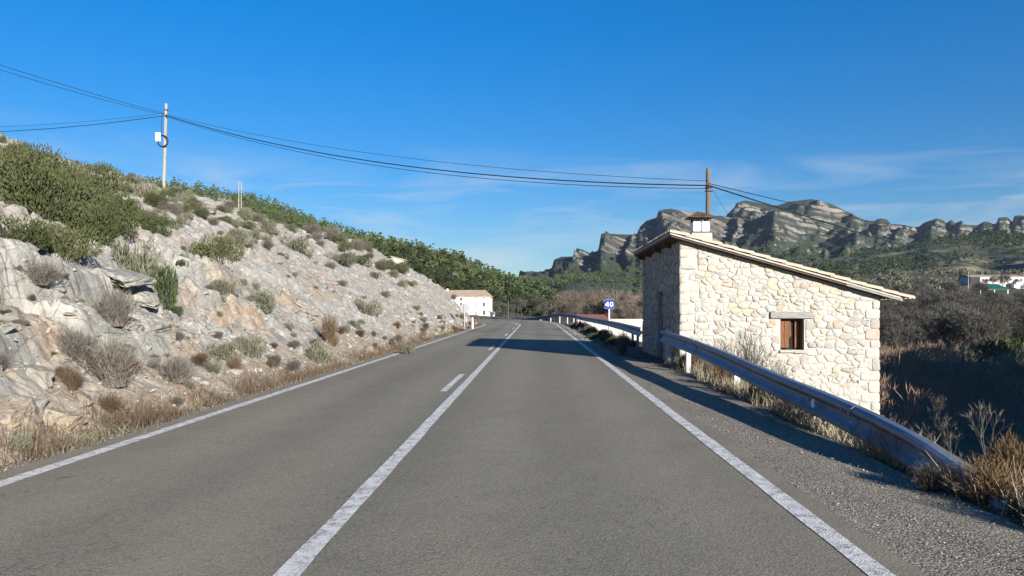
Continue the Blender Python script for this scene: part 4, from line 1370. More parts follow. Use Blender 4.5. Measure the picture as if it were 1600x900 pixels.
for j in range(nrow):
    yy = RY0 + 0.10 + j * (RY1 - RY0 - 0.2) / (nrow - 1)
    for i in range(ncol):
        x = RX0 + i * 0.408 + (0 if i else 0)
        z = roof_z(x) - 0.058 + r.uniform(0, .014)
        e = (r.uniform(-.03, .03), ang - 0.045 + r.uniform(-.012, .012), r.uniform(-.03, .03))
        if j < 2 or i == 0:
            o = D.objects.new('tile', tile_me); o.location = Vector((x - h0.x, yy - h0.y + r.uniform(-.01, .01), z - h0.z)); o.rotation_euler = e
            link(o, roof)
        else:
            c, s = math.cos(e[1]), math.sin(e[1])
            X = TV[:, 0] * c + TV[:, 2] * s; Z = -TV[:, 0] * s + TV[:, 2] * c
            VV.append(np.stack([X + x - h0.x, TV[:, 1] + yy - h0.y, Z + z - h0.z], 1)); FFc.append(TF + off); off += len(TV)
stuff('tile', np.concatenate(VV), np.concatenate(FFc), TILE, None, None, roof)
# ridge capping stones along the road-side edge
for k in range(9):
    pass
# chimney
CHX0, CHX1, CHY0, CHY1 = 4.47, 4.95, 21.0, 21.48
m = MB(); m.box((CHX0 - .06, CHY0 - .05, 2.9), (CHX1 + .06, CHY1 + .05, 3.60)); ch = m.build('chimney', MORTAR, hut, bevel=.02)
m = MB(); m.box((CHX0, CHY0, 3.603), (CHX1, CHY1, 3.64)); m.build('base_frame', BLACK, ch)
for xa, xb in ((CHX0 + .012, CHX0 + .226), (CHX0 + .252, CHX1 - .012)):
    m = MB(); m.box((xa, CHY0 + .01, 3.642), (xb, CHY1 - .01, 3.92)); m.build('white_panel', WHITE, ch, bevel=.006)
m = MB(); m.box((CHX0 + .228, CHY0 + .02, 3.642), (CHX0 + .25, CHY1 - .02, 3.935)); m.build('divider', BLACK, ch)
for px_, py_ in ((CHX0 + .03, CHY0 + .03), (CHX1 - .06, CHY0 + .03), (CHX0 + .03, CHY1 - .06), (CHX1 - .06, CHY1 - .06), (CHX0 + .225, CHY0 + .03)):
    m = MB(); m.box((px_, py_, 3.922), (px_ + .03, py_ + .03, 4.04)); m.build('strut', BLACK, ch)
m = MB(); cx, cy = (CHX0 + CHX1) / 2, (CHY0 + CHY1) / 2; hw = .36
b = [(cx - hw, cy - hw, 4.035), (cx + hw, cy - hw, 4.035), (cx + hw, cy + hw, 4.035), (cx - hw, cy + hw, 4.035)]
tp = [(cx - .06, cy - .06, 4.21), (cx + .06, cy - .06, 4.21), (cx + .06, cy + .06, 4.21), (cx - .06, cy + .06, 4.21)]
b2 = [(x, y, z + .025) for x, y, z in b]
m.loft([b, b2, tp]); m.build('chimney_cap', plain('rusty_cap', (0.075, 0.05, 0.035), 0.8, 0.2, 0.4), ch)

# ------------------------------------------------------------------ guardrails
def w_profile(hgt=0.335, dep=0.083):
    pts = [(-.5, .0), (-.47, .55), (-.40, .95), (-.28, .95), (-.16, .35), (-.06, .0), (.06, .0), (.16, .35), (.28, .95), (.40, .95), (.47, .55), (.5, .0)]
    return [(a * hgt, b * dep) for a, b in pts]
PROF = w_profile()
def beam(name, path, parent, mat, lap=0.0, hgt=1.0):
    """path: (x, y, ztop); traffic face turned to the road"""
    m = MB(); secs = []
    for i, p in enumerate(path):
        a = Vector(path[max(i - 1, 0)]); b = Vector(path[min(i + 1, len(path) - 1)])
        t = (b - a); t.z = 0; t.normalize(); nrm = Vector((-t.y, t.x, 0))   # points to the left of travel
        f = []
        for up, dep in PROF:
            f.append((p[0] + nrm.x * (dep + lap), p[1] + nrm.y * (dep + lap), p[2] - 0.155 * hgt + up * hgt))
        g = [(x - nrm.x * .006, y - nrm.y * .006, z) for x, y, z in f]
        secs.append(f + g[::-1])
    m.loft(secs); return m.build(name, mat, parent, smooth=False)
def interp_path(ctrl, s):
    ys_ = [c[1] for c in ctrl]
    return (np.interp(s, ys_, [c[0] for c in ctrl]), s, np.interp(s, ys_, [c[2] for c in ctrl]))
ctrl = [(3.62, 4.3, -0.75), (3.55, 5.0, -0.30), (3.48, 5.75, 0.13), (3.45, 6.6, .30), (3.45, 7.6, .385), (3.45, 8.6, .44), (3.45, 10.35, .505), (3.45, 13.46, .66), (3.45, 16.5, .78), (3.45, 20.0, .86)]
rail = thing('guardrail', 'near steel guardrail sloping down into the bush beside the stone hut', 'guardrail', (3.45, 20, 0))
cuts = [4.3, 8.05, 12.0, 16.0, 20.0]
for k in range(4):
    pth = [interp_path(ctrl, s) for s in np.linspace(cuts[k] - (0.16 if k else 0), cuts[k + 1] + 0.16 * (k < 3), 12)]
    beam('beam', pth, rail, STEEL, 0.008 * (k % 2))
for s in (19.7, 17.1, 13.0, 9.3):
    x, _, zt = interp_path(ctrl, s)
    m = MB(); zb = float(ground_h(np.array([x + .1]), np.array([s]))[0]) - .3
    # C-section post
    for a, b in (((x + .03, s - .05), (x + .036, s + .05)), ((x + .036, s - .05), (x + .13, s - .044)), ((x + .036, s + .044), (x + .13, s + .05))):
        m.box((a[0], a[1], zb), (b[0], b[1], zt - .04))
    m.build('post', STEELP, rail)
    m = MB(); m.tube([(x - .0, s, zt - .155), (x - .028, s, zt - .155)], .018, 8); m.build('bolt', WHITE if s in (13.0,) else STEELP, rail)
    m = MB(); m.box((x + .002, s - .04, zt - .2), (x + .03, s + .04, zt - .11)); m.build('spacer', STEELP, rail)
for k in (1, 2, 3):
    for dz in (-.08, -.15, -.23):
        for dy in (-.1, .1):
            x, s, zt = interp_path(ctrl, cuts[k] + dy)
            m = MB(); q = x - .02 - (.062 if dz != -.15 else 0.0); m.tube([(q, s, zt + dz), (q - .014, s, zt + dz)], .012, 6); m.build('bolt', STEELP, rail)
# white tongue reflector on the beam
x, s, zt = interp_path(ctrl, 8.95)
m = MB(); q = x - .012
pr = [(s - .05, zt - .20), (s + .05, zt - .20), (s + .06, zt - .14), (s + .02, zt - .10), (s - .03, zt - .10)]
m.poly([(q - .085, a, b) for a, b in pr]); m.poly([(q - .075, a, b) for a, b in reversed(pr)])
for i in range(5):
    a, b = pr[i], pr[(i + 1) % 5]; m.poly([(q - .085, *a), (q - .075, *a), (q - .075, *b), (q - .085, *b)])
m.build('reflector', WHITE, rail)

rail2 = thing('guardrail', 'far steel guardrail curving round the outside of the bend', 'guardrail', (3.75, 25.9, 0))
def rail_pt(s):
    xo = np.interp(s, [25.9, 34, 42, 50, 64, 110], [3.74, 4.02, 4.15, 4.1, 3.9, 3.7])
    p = road_pt(float(xo), s, 0)
    return (p[0], p[1], 0.76 + max(0, p[2]) * .8 - 0.95 * max(0, min(1, (s - 72) / 10)))
s = 25.9; k = 0
while s < 80:
    pth = [rail_pt(q) for q in np.linspace(s - (.15 if k else 0), s + 4.15, 7)]
    beam('beam', pth, rail2, STEEL, 0.008 * (k % 2))
    for q in (s + .2, s + 2.2):
        x, y, zt = rail_pt(q); m = MB()
        m.box((x + .02, y - .05, -1.0), (x + .11, y + .05, zt - .03)); m.build('post', STEELP, rail2)
    s += 4.0; k += 1

# ------------------------------------------------------------------ signs and posts
sx, sy = 4.62, 46.5
sign = thing('speed_sign', 'square blue advisory speed sign reading 40 on white post behind far guardrail', 'road sign', (sx, sy, -0.3))
m = MB(); m.tube([(sx, sy, -1.2), (sx, sy, 2.0)], .045, 10); m.build('post', WHITE, sign)
def rrect(cx, cz, w_, h_, rad, n=4):
    out = []
    for (ax, az, t0) in ((w_ / 2 - rad, h_ / 2 - rad, 0), (-w_ / 2 + rad, h_ / 2 - rad, 90), (-w_ / 2 + rad, -h_ / 2 + rad, 180), (w_ / 2 - rad, -h_ / 2 + rad, 270)):
        for k in range(n + 1):
            t = math.radians(t0 + 90 * k / n); out.append((cx + ax + rad * math.cos(t), cz + az + rad * math.sin(t)))
    return out
def plate(pts, y0, y1):
    m = MB(); m.loft([[(x, y0, z) for x, z in pts], [(x, y1, z) for x, z in pts]]); return m
plate(rrect(sx, 1.72, .592, .592, .05), sy - .08, sy - .055).build('panel', plain('pale_blue_rim', (0.30, 0.38, 0.62), 0.4, var=0.05), sign)
plate(rrect(sx, 1.72, .572, .572, .04), sy - .086, sy - .082).build('face', BLUE, sign)
# numerals 4 and 0
yf = sy - .094
m = MB()
def quad(pts): 
    m.loft([[(sx + x, yf, 1.72 + z) for x, z in pts], [(sx + x, yf + .006, 1.72 + z) for x, z in pts]])
m = MB(); quad([(-.245, -.080), (-.03, -.080), (-.03, -.028), (-.245, -.028)]); quad([(-.098, -.16), (-.048, -.16), (-.048, -.082), (-.098, -.082)])
quad([(-.098, -.026), (-.048, -.026), (-.048, .16), (-.098, .16)]); quad([(-.245, -.026), (-.185, -.026), (-.0995, .10), (-.0995, .16), (-.12, .16)])
m.build('numeral', WHITE, sign)
m = MB(); n = 20
for k in range(n):
    a0, a1 = 2 * PI * k / n, 2 * PI * (k + 1) / n
    o_ = [(.135 + .100 * math.cos(a), .162 * math.sin(a)) for a in (a0, a1)]; i_ = [(.135 + .050 * math.cos(a), .108 * math.sin(a)) for a in (a0, a1)]
    quad([i_[0], o_[0], o_[1], i_[1]])
m.build('numeral', WHITE, sign)
# back of a round sign on the inside of the bend
q = (-4.95, 51.5)
sg = thing('round_sign', 'grey back of a round road sign in front of white house', 'road sign', (q[0], q[1], 0))
m = MB(); m.tube([(q[0], q[1] - .04, -.2), (q[0], q[1] - .04, 1.8)], .035, 8); m.build('post', GREYM, sg)
m = MB(); m.tube([(q[0], q[1], 1.5), (q[0], q[1] + .03, 1.5)], .32, 24); m.build('disc', GREYM, sg)
q = (-4.72, 54.5) if False else (-4.30, 49.5)
q = (-4.62, 54.0)
dl = thing('delineator_post', 'slim white marker post at the left road edge before the bend', 'marker post', (q[0], q[1], 0))
m = MB(); m.tube([(q[0], q[1], -.05), (q[0], q[1], .72)], [.07, .06], 10); m.build('post', WHITE, dl)
m = MB(); m.tube([(q[0], q[1], .722), (q[0], q[1], .80)], [.06, .05], 10); m.build('post_cap', WHITE, dl)
m = MB(); m.box((q[0] - .03, q[1] - .075, .5), (q[0] + .03, q[1] - .062, .62)); m.build('reflector', plain('amber_reflector', (0.5, 0.25, 0.05), 0.4), dl)

# ------------------------------------------------------------------ poles and cables
A = Vector((-24.1, 48.0, 8.0))
pole = thing('utility_pole', 'pale wooden utility pole with cable coil and white box on the left slope', 'utility pole', A)
m = MB(); m.tube([A + Vector((-.12, 0, -.5)), A + Vector((0, 0, 3)), A + Vector((.10, 0, 6.75))], [.12, .10, .085], 10); m.build('post', WOOD_PL, pole)
m = MB(); m.tube([A + Vector((.10, -.0, 6.30)), A + Vector((.10, 0, 6.36))], .13, 8); m.build('band', BLACK, pole)
m = MB(); m.tube([A + Vector((.30, -.13, 5.95)), A + Vector((-.25, -.13, 6.0))], .03, 6); m.build('bracket', GREYM, pole)
m = MB(); m.box(A + Vector((-.46, -.30, 4.25)), A + Vector((-.16, -.14, 4.82))); m.build('junction_box', WHITE, pole, bevel=.02)
m = MB(); cpt = A + Vector((-.02, -.2, 4.28))
for rr_ in (.30, .335):
    pts = [cpt + Vector((rr_ * math.cos(2 * PI * k / 24), .03 * (rr_ > .31), rr_ * 1.15 * math.sin(2 * PI * k / 24))) for k in range(25)]
    m.tube(pts, .03, 6, cap=False)
m.build('cable_coil', BLACK, pole)
m = MB(); m.tube([A + Vector((-.1, -.13, 5.9)), A + Vector((-.12, -.14, 5.2)), A + Vector((-.1, -.16, 4.6))], .018, 5); m.build('drop_cable', BLACK, pole)
Bp = Vector((7.0, 30.0, -3.0))
pole2 = thing('utility_pole', 'dark weathered wooden utility pole rising behind the hut chimney', 'utility pole', Bp)
m = MB(); m.tube([Bp + Vector((0, 0, -2)), Bp + Vector((0, 0, 5)), Bp + Vector((0, 0, 10.05)), Bp + Vector((0, 0, 10.14))], [.15, .12, .095, .06], 12); m.build('post', WOOD_P, pole2)
for dz in (9.35, 9.2):
    m = MB(); m.tube([Bp + Vector((-.16, -.1, dz)), Bp + Vector((.16, -.1, dz))], .022, 6); m.build('bracket', BLACK, pole2)
def cable(a, b, sag, rad, label, n=28):
    a = Vector(a); b = Vector(b)
    pts = [a.lerp(b, t) - Vector((0, 0, 4 * sag * t * (1 - t))) for t in np.linspace(0, 1, n)]
    m = MB(); m.tube(pts, rad, 5)
    o = m.build('overhead_cable', BLACK); return tag(o, label, 'cable', None)
Pa = A + Vector((.10, -.12, 5.97)); Pb = Bp + Vector((0, -.12, 9.42))
cable(Pa, Pb, 1.02, .026, 'thick bundled cable spanning from the slope pole to the hut pole')
cable(Pa + Vector((0, 0, -.06)), Pb + Vector((0, 0, -.12)), 1.12, .014, 'thin lowest cable spanning from the slope pole to the hut pole')
cable(Pa + Vector((0, 0, .05)), Pb + Vector((0, 0, .18)), 0.72, .010, 'thin uppermost cable spanning from the slope pole to the hut pole')
cable(Pa + Vector((0, 0, .1)), (-29.0, 29.5, 13.75), .20, .014, 'upper of the two steep cables from the slope pole to the upper left')
cable(Pa + Vector((-.05, 0, .02)), (-29.2, 29.5, 13.60), .28, .014, 'lower of the two steep cables from the slope pole to the upper left')
cable(Pa + Vector((-.1, 0, -.04)), (-60.0, 60.0, 16.4), .9, .022, 'thick level cable running left from the slope pole')
cable(Pa + Vector((-.1, 0, .12)), (-60.0, 60.0, 16.8), .8, .010, 'thin level cable running left from the slope pole')
cable(Pb, (92, 110, 4.6), 1.6, .030, 'thick cable descending from the hut pole over the valley')
cable(Pb + Vector((0, 0, .08)), (128, 150, 11.5), 1.8, .018, 'thin cable descending from the hut pole over the valley')
cable(Pb + Vector((.1, 0, -.1)), (14.6, 30.8, -4.5), 0.12, .007, 'thin stay wire slanting down behind the hut roof', 8)
# twin poles on the wooded hill and lone mast in the valley
def far_pole(px, pyb, pyt, Y, wpx, label, mat, name='utility_pole', arm=False):
    x = (px - PX0) / F * Y; z0 = py2z(pyb, Y); z1 = py2z(pyt, Y); k = Y / F
    t = thing(name, label, 'utility pole', (x, Y, z0 - 3))
    m = MB(); m.tube([(x, Y, z0 - 3), (x, Y, z1)], [wpx * k * .55, wpx * k * .42], 8); m.build('post', mat, t)
    if arm:
        m = MB(); m.box((x - 1.8 * k, Y - .15, z1 - 2.0 * k), (x + 1.8 * k, Y - .0, z1 - 1.0 * k)); m.build('crossarm', mat, t)
far_pole(373, 312, 283, 215, 1.6, 'left one of twin pale poles at the top of the rocky slope', WOOD_PL, arm=True)
far_pole(377, 312, 285, 217, 1.4, 'right one of twin pale poles at the top of the rocky slope', WOOD_PL)
far_pole(1513, 442, 424, 290, 1.3, 'thin pale mast left of the green roofed shed', WOOD_PL)
far_pole(794, 497, 470, 190, 1.2, 'thin grey pole against the pines right of white house', WOOD_P)

# ------------------------------------------------------------------ buildings
def house(name, label, cat, x0, x1, y0, y1, z0, ze, zr, wall, roofm, ov=0.4, hip=False):
    t = thing(name, label, cat, (x0, y0, z0))
    m = MB(); m.box((x0, y0, z0 - 4), (x1, y1, ze)); wl = m.build('wall', wall, t)
    m = MB(); yc = (y0 + y1) / 2; hp = (x1 - x0) * .1 if hip else -ov
    th = .18
    a = [(x0 - ov, y0 - ov, ze), (x1 + ov, y0 - ov, ze), (x1 + ov, y1 + ov, ze), (x0 - ov, y1 + ov, ze)]
    up = [(x, y, z + th) for x, y, z in a]
    R0, R1 = (x0 + hp, yc, zr), (x1 - hp, yc, zr)
    m.poly(a[::-1])
    for i in range(4): m.poly([a[i], a[(i + 1) % 4], up[(i + 1) % 4], up[i]])
    m.poly([up[0], up[1], R1, R0]); m.poly([up[2], up[3], R0, R1]); m.poly([up[1], up[2], R1]); m.poly([up[3], up[0], R0])
    rf = m.build('roof', roofm, t)
    return t, wl, rf
def window_on(t, x, y, z, w_, h_, pane, name='window'):
    m = MB(); m.box((x - w_ / 2 - .08, y - .06, z - h_ / 2 - .08), (x + w_ / 2 + .08, y + .02, z + h_ / 2 + .08)); f = m.build(name, SHUT, t)
    m = MB(); m.box((x - w_ / 2, y - .09, z - h_ / 2), (x + w_ / 2, y - .058, z + h_ / 2)); m.build('pane', pane, f)
YH = 225.0; kh = YH / F
def hx(px): return (px - PX0) * kh
def hz(py): return py2z(py, YH)
wh, wl, rf = house('white_house', 'three storey white house with tan tile roof at the bend', 'house', hx(672), hx(766), YH, YH + 11, hz(499), hz(464), hz(452.5), WALLW, ROOFT, .35, True)
for px_, py_, w_, h_, mm in ((720.5, 467.5, .55, .75, GLASSD), (720.5, 475.3, .5, .75, GLASSD), (744, 466.8, .32, .85, SHUT), (744, 475.7, .42, 1.2, SHUT), (756.2, 466.8, .32, .85, SHUT), (756.2, 475.7, .5, 1.2, GLASSD),
                             (756.5, 488.5, .55, 1.3, GLASSD), (700, 467.5, .55, .75, GLASSD), (700, 475.3, .5, .75, GLASSD)):
    window_on(wh, hx(px_), YH, hz(py_), w_, h_, mm)
m = MB(); m.box((hx(741.5), YH - .08, hz(499)), (hx(746.5), YH + .02, hz(486))); m.build('door', SHUT, wh)
m = MB(); m.box((hx(695), YH + 4.6, hz(455)), (hx(697.6), YH + 5.3, hz(450.5))); m.build('chimney', WALLW, rf)
m = MB(); m.box((hx(766) + .1, YH + 1.5, hz(503)), (hx(772.5), YH + 4.5, hz(487.5))); o = m.build('garden_wall', WALLW); tag(o, 'stub of white garden wall at the right end of white house', 'wall')
# pale ruin on the hillside
Yr = 150.0; kr = Yr / F
x0, x1 = (612 - PX0) * kr, (631 - PX0) * kr
t = thing('stone_barn', 'small pale roofless stone barn among pines above the slope', 'barn', (x0, Yr, py2z(420, Yr)))
m = MB(); secs = []
m.v = []; prism_y(m, [(x0, py2z(428, Yr)), (x1, py2z(428, Yr)), (x1, py2z(406, Yr)), (x0, py2z(400.5, Yr))], Yr, Yr + 2.6); m.build('wall', WALLB, t)
m = MB(); prism_y(m, [(x0 - .2, py2z(401.2, Yr)), (x1 + .2, py2z(406.8, Yr)), (x1 + .2, py2z(405.3, Yr)), (x0 - .2, py2z(399.7, Yr))], Yr - .15, Yr + 2.8); m.build('roof', ROOFT, t)
# farm on the right bank
Yf = 320.0; kf = Yf / F
fx = lambda p: (p - PX0) * kf
fz = lambda p: py2z(p, Yf)
fm, wl, rf = house('farmhouse', 'long low white farmhouse with brown roof on the right bank', 'house', fx(1516), fx(1640), Yf, Yf + 8, fz(446), fz(432.5), fz(428.5), WALLF, ROOFB, .3)
m = MB(); m.box((fx(1515.5), Yf - .3, fz(444)), (fx(1531), Yf - .003, fz(432.8))); m.build('bay_shade', plain('dark_bay', (0.035, 0.037, 0.045), .9), fm)  # near-black block, its colour standing in for the bay's shade
for p in (1536, 1548, 1556, 1588, 1596, 1606):
    window_on(fm, fx(p), Yf, fz(437.5), .8, 1.1, GLASSD)
m = MB(); m.box((fx(1578), Yf - 3, fz(450)), (fx(1590), Yf - 1, fz(441))); o = m.build('shed_block', WALLW); tag(o, 'small white block below the right end of the farmhouse', 'outbuilding')
Ys = 290.0; ks = Ys / F
gx = lambda p: (p - PX0) * ks
gz = lambda p: py2z(p, Ys)
gs = thing('open_shed', 'open shed with dark green sheet roof on white posts', 'shed', (gx(1503), Ys, gz(463)))
m = MB()
xa, xb, xc = gx(1501), gx(1535), gx(1579); zr, ze = gz(443), gz(451.5)
m.loft([[(xa, Ys, ze), (xb - 1.0, Ys, ze), (gx(1516), Ys, zr)], [(xa, Ys + .25, ze), (xb - 1.0, Ys + .25, ze), (gx(1516), Ys + .25, zr)]]); m.build('gable_end', plain('dark_gable', (0.05, 0.035, 0.03), .9), gs)
m = MB(); m.loft([[(xb - 1.0, Ys - .1, ze), (xc, Ys - .1, ze), (xc - 2.2, Ys + 5, zr), (gx(1516), Ys + 5, zr)], [(xb - 1.0, Ys - .1, ze - .15), (xc, Ys - .1, ze - .15), (xc - 2.2, Ys + 5, zr - .15), (gx(1516), Ys + 5, zr - .15)]])
m.loft([[(xa, Ys + .3, ze), (gx(1516), Ys + .3, zr), (gx(1516), Ys + 5.1, zr), (xa, Ys + 10, ze)], [(xa, Ys + .3, ze - .15), (gx(1516), Ys + .3, zr - .15), (gx(1516), Ys + 5.1, zr - .15), (xa, Ys + 10, ze - .15)]])
m.build('roof', GREENR, gs)
for p, mm in ((1504, BARK), (1524, BARK), (1533, WHITE), (1555, WHITE), (1576, WHITE)):
    m = MB(); m.box((gx(p) - .12, Ys + .4, gz(480)), (gx(p) + .12, Ys + .64, ze - .02)); m.build('post', mm, gs)
m = MB(); m.box((gx(1534), Ys + 1, gz(466)), (gx(1578), Ys + 1.3, gz(459.5))); m.build('rear_wall', WALLB, gs)
# pale parapet and red roof below the far guardrail
m = MB(); m.box((4.95, 50, -5), (11.5, 50.4, .74)); 
o = m.build('parapet', WALLB); tag(o, 'low white parapet behind the far guardrail left of the hut', 'wall')
t = thing('low_shed', 'low shed whose red roof just shows above the far guardrail', 'shed', (5.2, 95, -6))
m = MB(); m.loft([[(5.2, 95, -.05), (9.6, 95, -.05), (9.6, 103, .62), (5.2, 103, .62)], [(5.2, 95, -.2), (9.6, 95, -.2), (9.6, 103, .47), (5.2, 103, .47)]]); m.build('roof', REDR, t)
m = MB(); m.box((5.4, 95.3, -9), (9.4, 102.7, -.22)); m.build('wall', WALLB, t)

# ------------------------------------------------------------------ pines on the middle hill
def tree_from(name, crown_me, trunk_me, loc, s, label, group, cat='pine tree', zs=1.0):
    t = thing(name, label, cat, loc, group, random.uniform(0, 6.28), (s, s, s * zs))
    o = D.objects.new('trunk', trunk_me); link(o, t)
    o = D.objects.new('crown', crown_me); link(o, t)
    return t
m = MB(); m.tube([(0, 0, -.15), (0.02, 0, .3), (-.01, .01, .62), (0, 0, 1.0)], [.035, .028, .018, .006], 6)
for k in range(6):
    a = k * 1.1; z = .3 + .09 * k; m.tube([(0, 0, z), (.25 * math.cos(a), .25 * math.sin(a), z + .1)], [.012, .004], 4)
o = m.build('trunk', BARK); pine_trunk = o.data; D.objects.remove(o)
pines = []
for i in range(6):
    V, Fc = pine_arrays(400 + i, 46, 22); pines.append(make_mesh('crown', V, Fc, L_PINE))
r = np.random.default_rng(91)
cand = []
near_sil = [(0, 205), (50, 230), (130, 262), (256, 286), (350, 322), (440, 352), (530, 378), (600, 412), (650, 442), (700, 472), (730, 492), (745, 502), (860, 502), (950, 502), (1030, 505)]
N = 8600
px = r.uniform(-80, 1000, N); Y = r.uniform(190, 385, N)
x = (px - PX0) / F * Y; z = forest_h(x, Y)
py = PY0 - (z - HC) * F / Y
base = crest(FH['base'], px); Rr = crest(FH['R'], px)
dens = np.clip(0.26 + 1.25 * (vnoise(x * 0.035, Y * 0.035, 55) - 0.35) + 0.35 * (px > 560), 0.1, 1)
ok = (Y > base - 5) & (Y < Rr + 8) & (r.random(N) < dens) & (z > -3.4) & (py - 26 < crest(near_sil, px))
# clear the house plot and the little barn
ok &= ~((np.abs(px - 715) < 62) & (Y < 244))
ok &= ~((np.abs(px - 620) < 18) & (Y < 170))
px, Y, x, z = px[ok], Y[ok], x[ok], z[ok]
size = r.uniform(1.9, 4.4, len(px)) * np.where(px > 560, 1.08, 0.85)
o_ = np.argsort(-(size / Y))
P = np.stack([x, Y, z], 1)[o_]; size = size[o_]
for i in range(min(240, len(P))):
    tree_from('pine_tree', pines[i % 6], pine_trunk, P[i] - np.array([0, 0, .2]), size[i], 'young green pine in the wood on the hill behind white house', 'pines on the wooded hill', zs=random.uniform(.95, 1.25))
va = [pine_arrays(450 + i, 14, 5, (0.5, 0.28)) for i in range(6)]
PR, SR = P[240:], size[240:]
V, Fc = scatter([a[0] for a in va], [a[1] for a in va], PR - np.array([0, 0, .2]), SR, r.uniform(0, 6.28, len(PR)), r.uniform(.9, 1.2, len(PR)))
stuff('pine_wood', V, Fc, L_PINEF, 'pine wood covering the hill behind white house', 'pine wood')
print('pines', len(P))
# scrub between the pines
n = 2600
px = r.uniform(150, 900, n); Y = r.uniform(170, 375, n); x = (px - PX0) / F * Y; z = forest_h(x, Y)
ok = z > -3.2; x, Y, z = x[ok], Y[ok], z[ok]; n = len(x)
va2 = [bush_arrays(470 + i, 34, 5, (0.50, 0.26), .4) for i in range(5)]
V, Fc = scatter([a[0] for a in va2], [a[1] for a in va2], np.stack([x, Y, z], 1), r.uniform(.6, 1.5, n), r.uniform(0, 6.28, n))
stuff('hill_scrub', V, Fc, L_OLIVE, 'olive green scrub between the pines on the wooded hill', 'scrub')

# far pines: pine hill, mountain feet
def far_wood(name, label, n, px0, px1, y0, y1, fn, smin, smax, dens, seed, mat=L_PINEF):
    r = np.random.default_rng(seed)
    px = r.uniform(px0, px1, n); Y = r.uniform(y0, y1, n); x = (px - PX0) / F * Y; z = fn(px, x, Y)
    ok = (r.random(n) < dens(px, x, Y, z)); x, Y, z = x[ok], Y[ok], z[ok]; n = len(x)
    va = [pine_arrays(seed * 7 + i, 7, 3, (0.7, 0.44)) for i in range(6)]
    V, Fc = scatter([a[0] for a in va], [a[1] for a in va], np.stack([x, Y, z - .3], 1), r.uniform(smin, smax, n), r.uniform(0, 6.28, n), r.uniform(.8, 1.15, n))
    return stuff(name, V, Fc, mat, label, 'pine wood')
far_wood('pine_wood', 'dark pine wood over the low hill at the right below the crags', 5600, 1060, 1760, 660, 1130, lambda p, x, y: pine_h(x, y), 3.5, 7.5,
         lambda p, x, y, z: np.clip(2.6 * (vnoise(x * .012, y * .012, 15) - .40) + 0.9 * sstep(860, 1050, y) * (p > 1330), 0.05, 1), 501)
far_wood('pine_wood', 'pine wood along the foot of the left slab mountain', 6000, 760, 1150, 1010, 1640, lambda p, x, y: mount_left(p, y)[1], 3.5, 7.5,
         lambda p, x, y, z: np.clip(1.15 - (z - 50) / 55.0 + .6 * (vnoise(x * .01, y * .01, 16) - .5), 0.03, 1), 502)
far_wood('pine_wood', 'pine wood along the foot of the right crags', 5200, 1070, 1760, 1080, 1850, lambda p, x, y: mount_right(p, y)[1], 3.5, 8,
         lambda p, x, y, z: np.clip(0.95 - (z - 80) / 70.0 + 1.1 * (vnoise(x * .01, y * .01, 17) - .5), 0.04, 1), 503)

# ------------------------------------------------------------------ bare trees of the valley
bares = [make_mesh('crown', *bare_arrays(600 + i, 5, 1.0, 3, 3, .62, .036), L_BARE) for i in range(5)]
baresr = [make_mesh('crown', *bare_arrays(620 + i, 5, 1.0, 3, 3, .42, .022), L_BARER) for i in range(4)]
m = MB(); m.tube([(0, 0, -.06), (0.004, 0, .1), (0, .004, .2)], [.028, .021, .017], 7); o = m.build('trunk', BARK); bare_trunk = o.data; D.objects.remove(o)
r = np.random.default_rng(66)
def bare(px, Y, h, label, group, red=False):
    x = (px - PX0) / F * Y; z = float(ground_h(np.array([x]), np.array([Y]))[0])
    tree_from('bare_tree', (baresr if red else bares)[int(r.integers(0, 4))], bare_trunk, (x, Y, z - .1), h, label, group, 'bare tree')
# orchard / riverside trees at the right of the hut
for k in range(72):
    px = r.uniform(1350, 1660); Y = r.uniform(112, 190)
    bare(px, Y, r.uniform(7, 11.5), 'leafless grey tree on the valley floor right of the hut', 'bare valley trees right of the hut')
for k in range(26):
    px = r.uniform(1340, 1680); Y = r.uniform(190, 265)
    bare(px, Y, r.uniform(6, 9), 'leafless tree on the far bank below the farm', 'bare trees below the farm')
for px, h in ((1541, 5.5), (1553, 6.5), (1560, 6), (1568, 7), (1574, 6.5), (1590, 5)):
    bare(px, 308, h, 'leafless tree standing in front of the long white farmhouse', 'bare trees before the farmhouse')
# reddish bare wood behind the bend
for k in range(64):
    px = r.uniform(862, 1100); Y = r.uniform(105, 230)
    bare(px, Y, (r.uniform(7, 10.5) + (Y - 105) * .012) * np.interp(px, [862, 900, 1100], [.7, .9, 1.05]), 'leafless reddish grey tree in the grove beyond the bend', 'bare grove beyond the bend', True)
for k in range(16):
    px = r.uniform(775, 900); Y = r.uniform(205, 250)
    bare(px, Y, r.uniform(4, 7), 'leafless tree at the edge of the pines beyond the bend', 'bare trees at the pine edge', False)
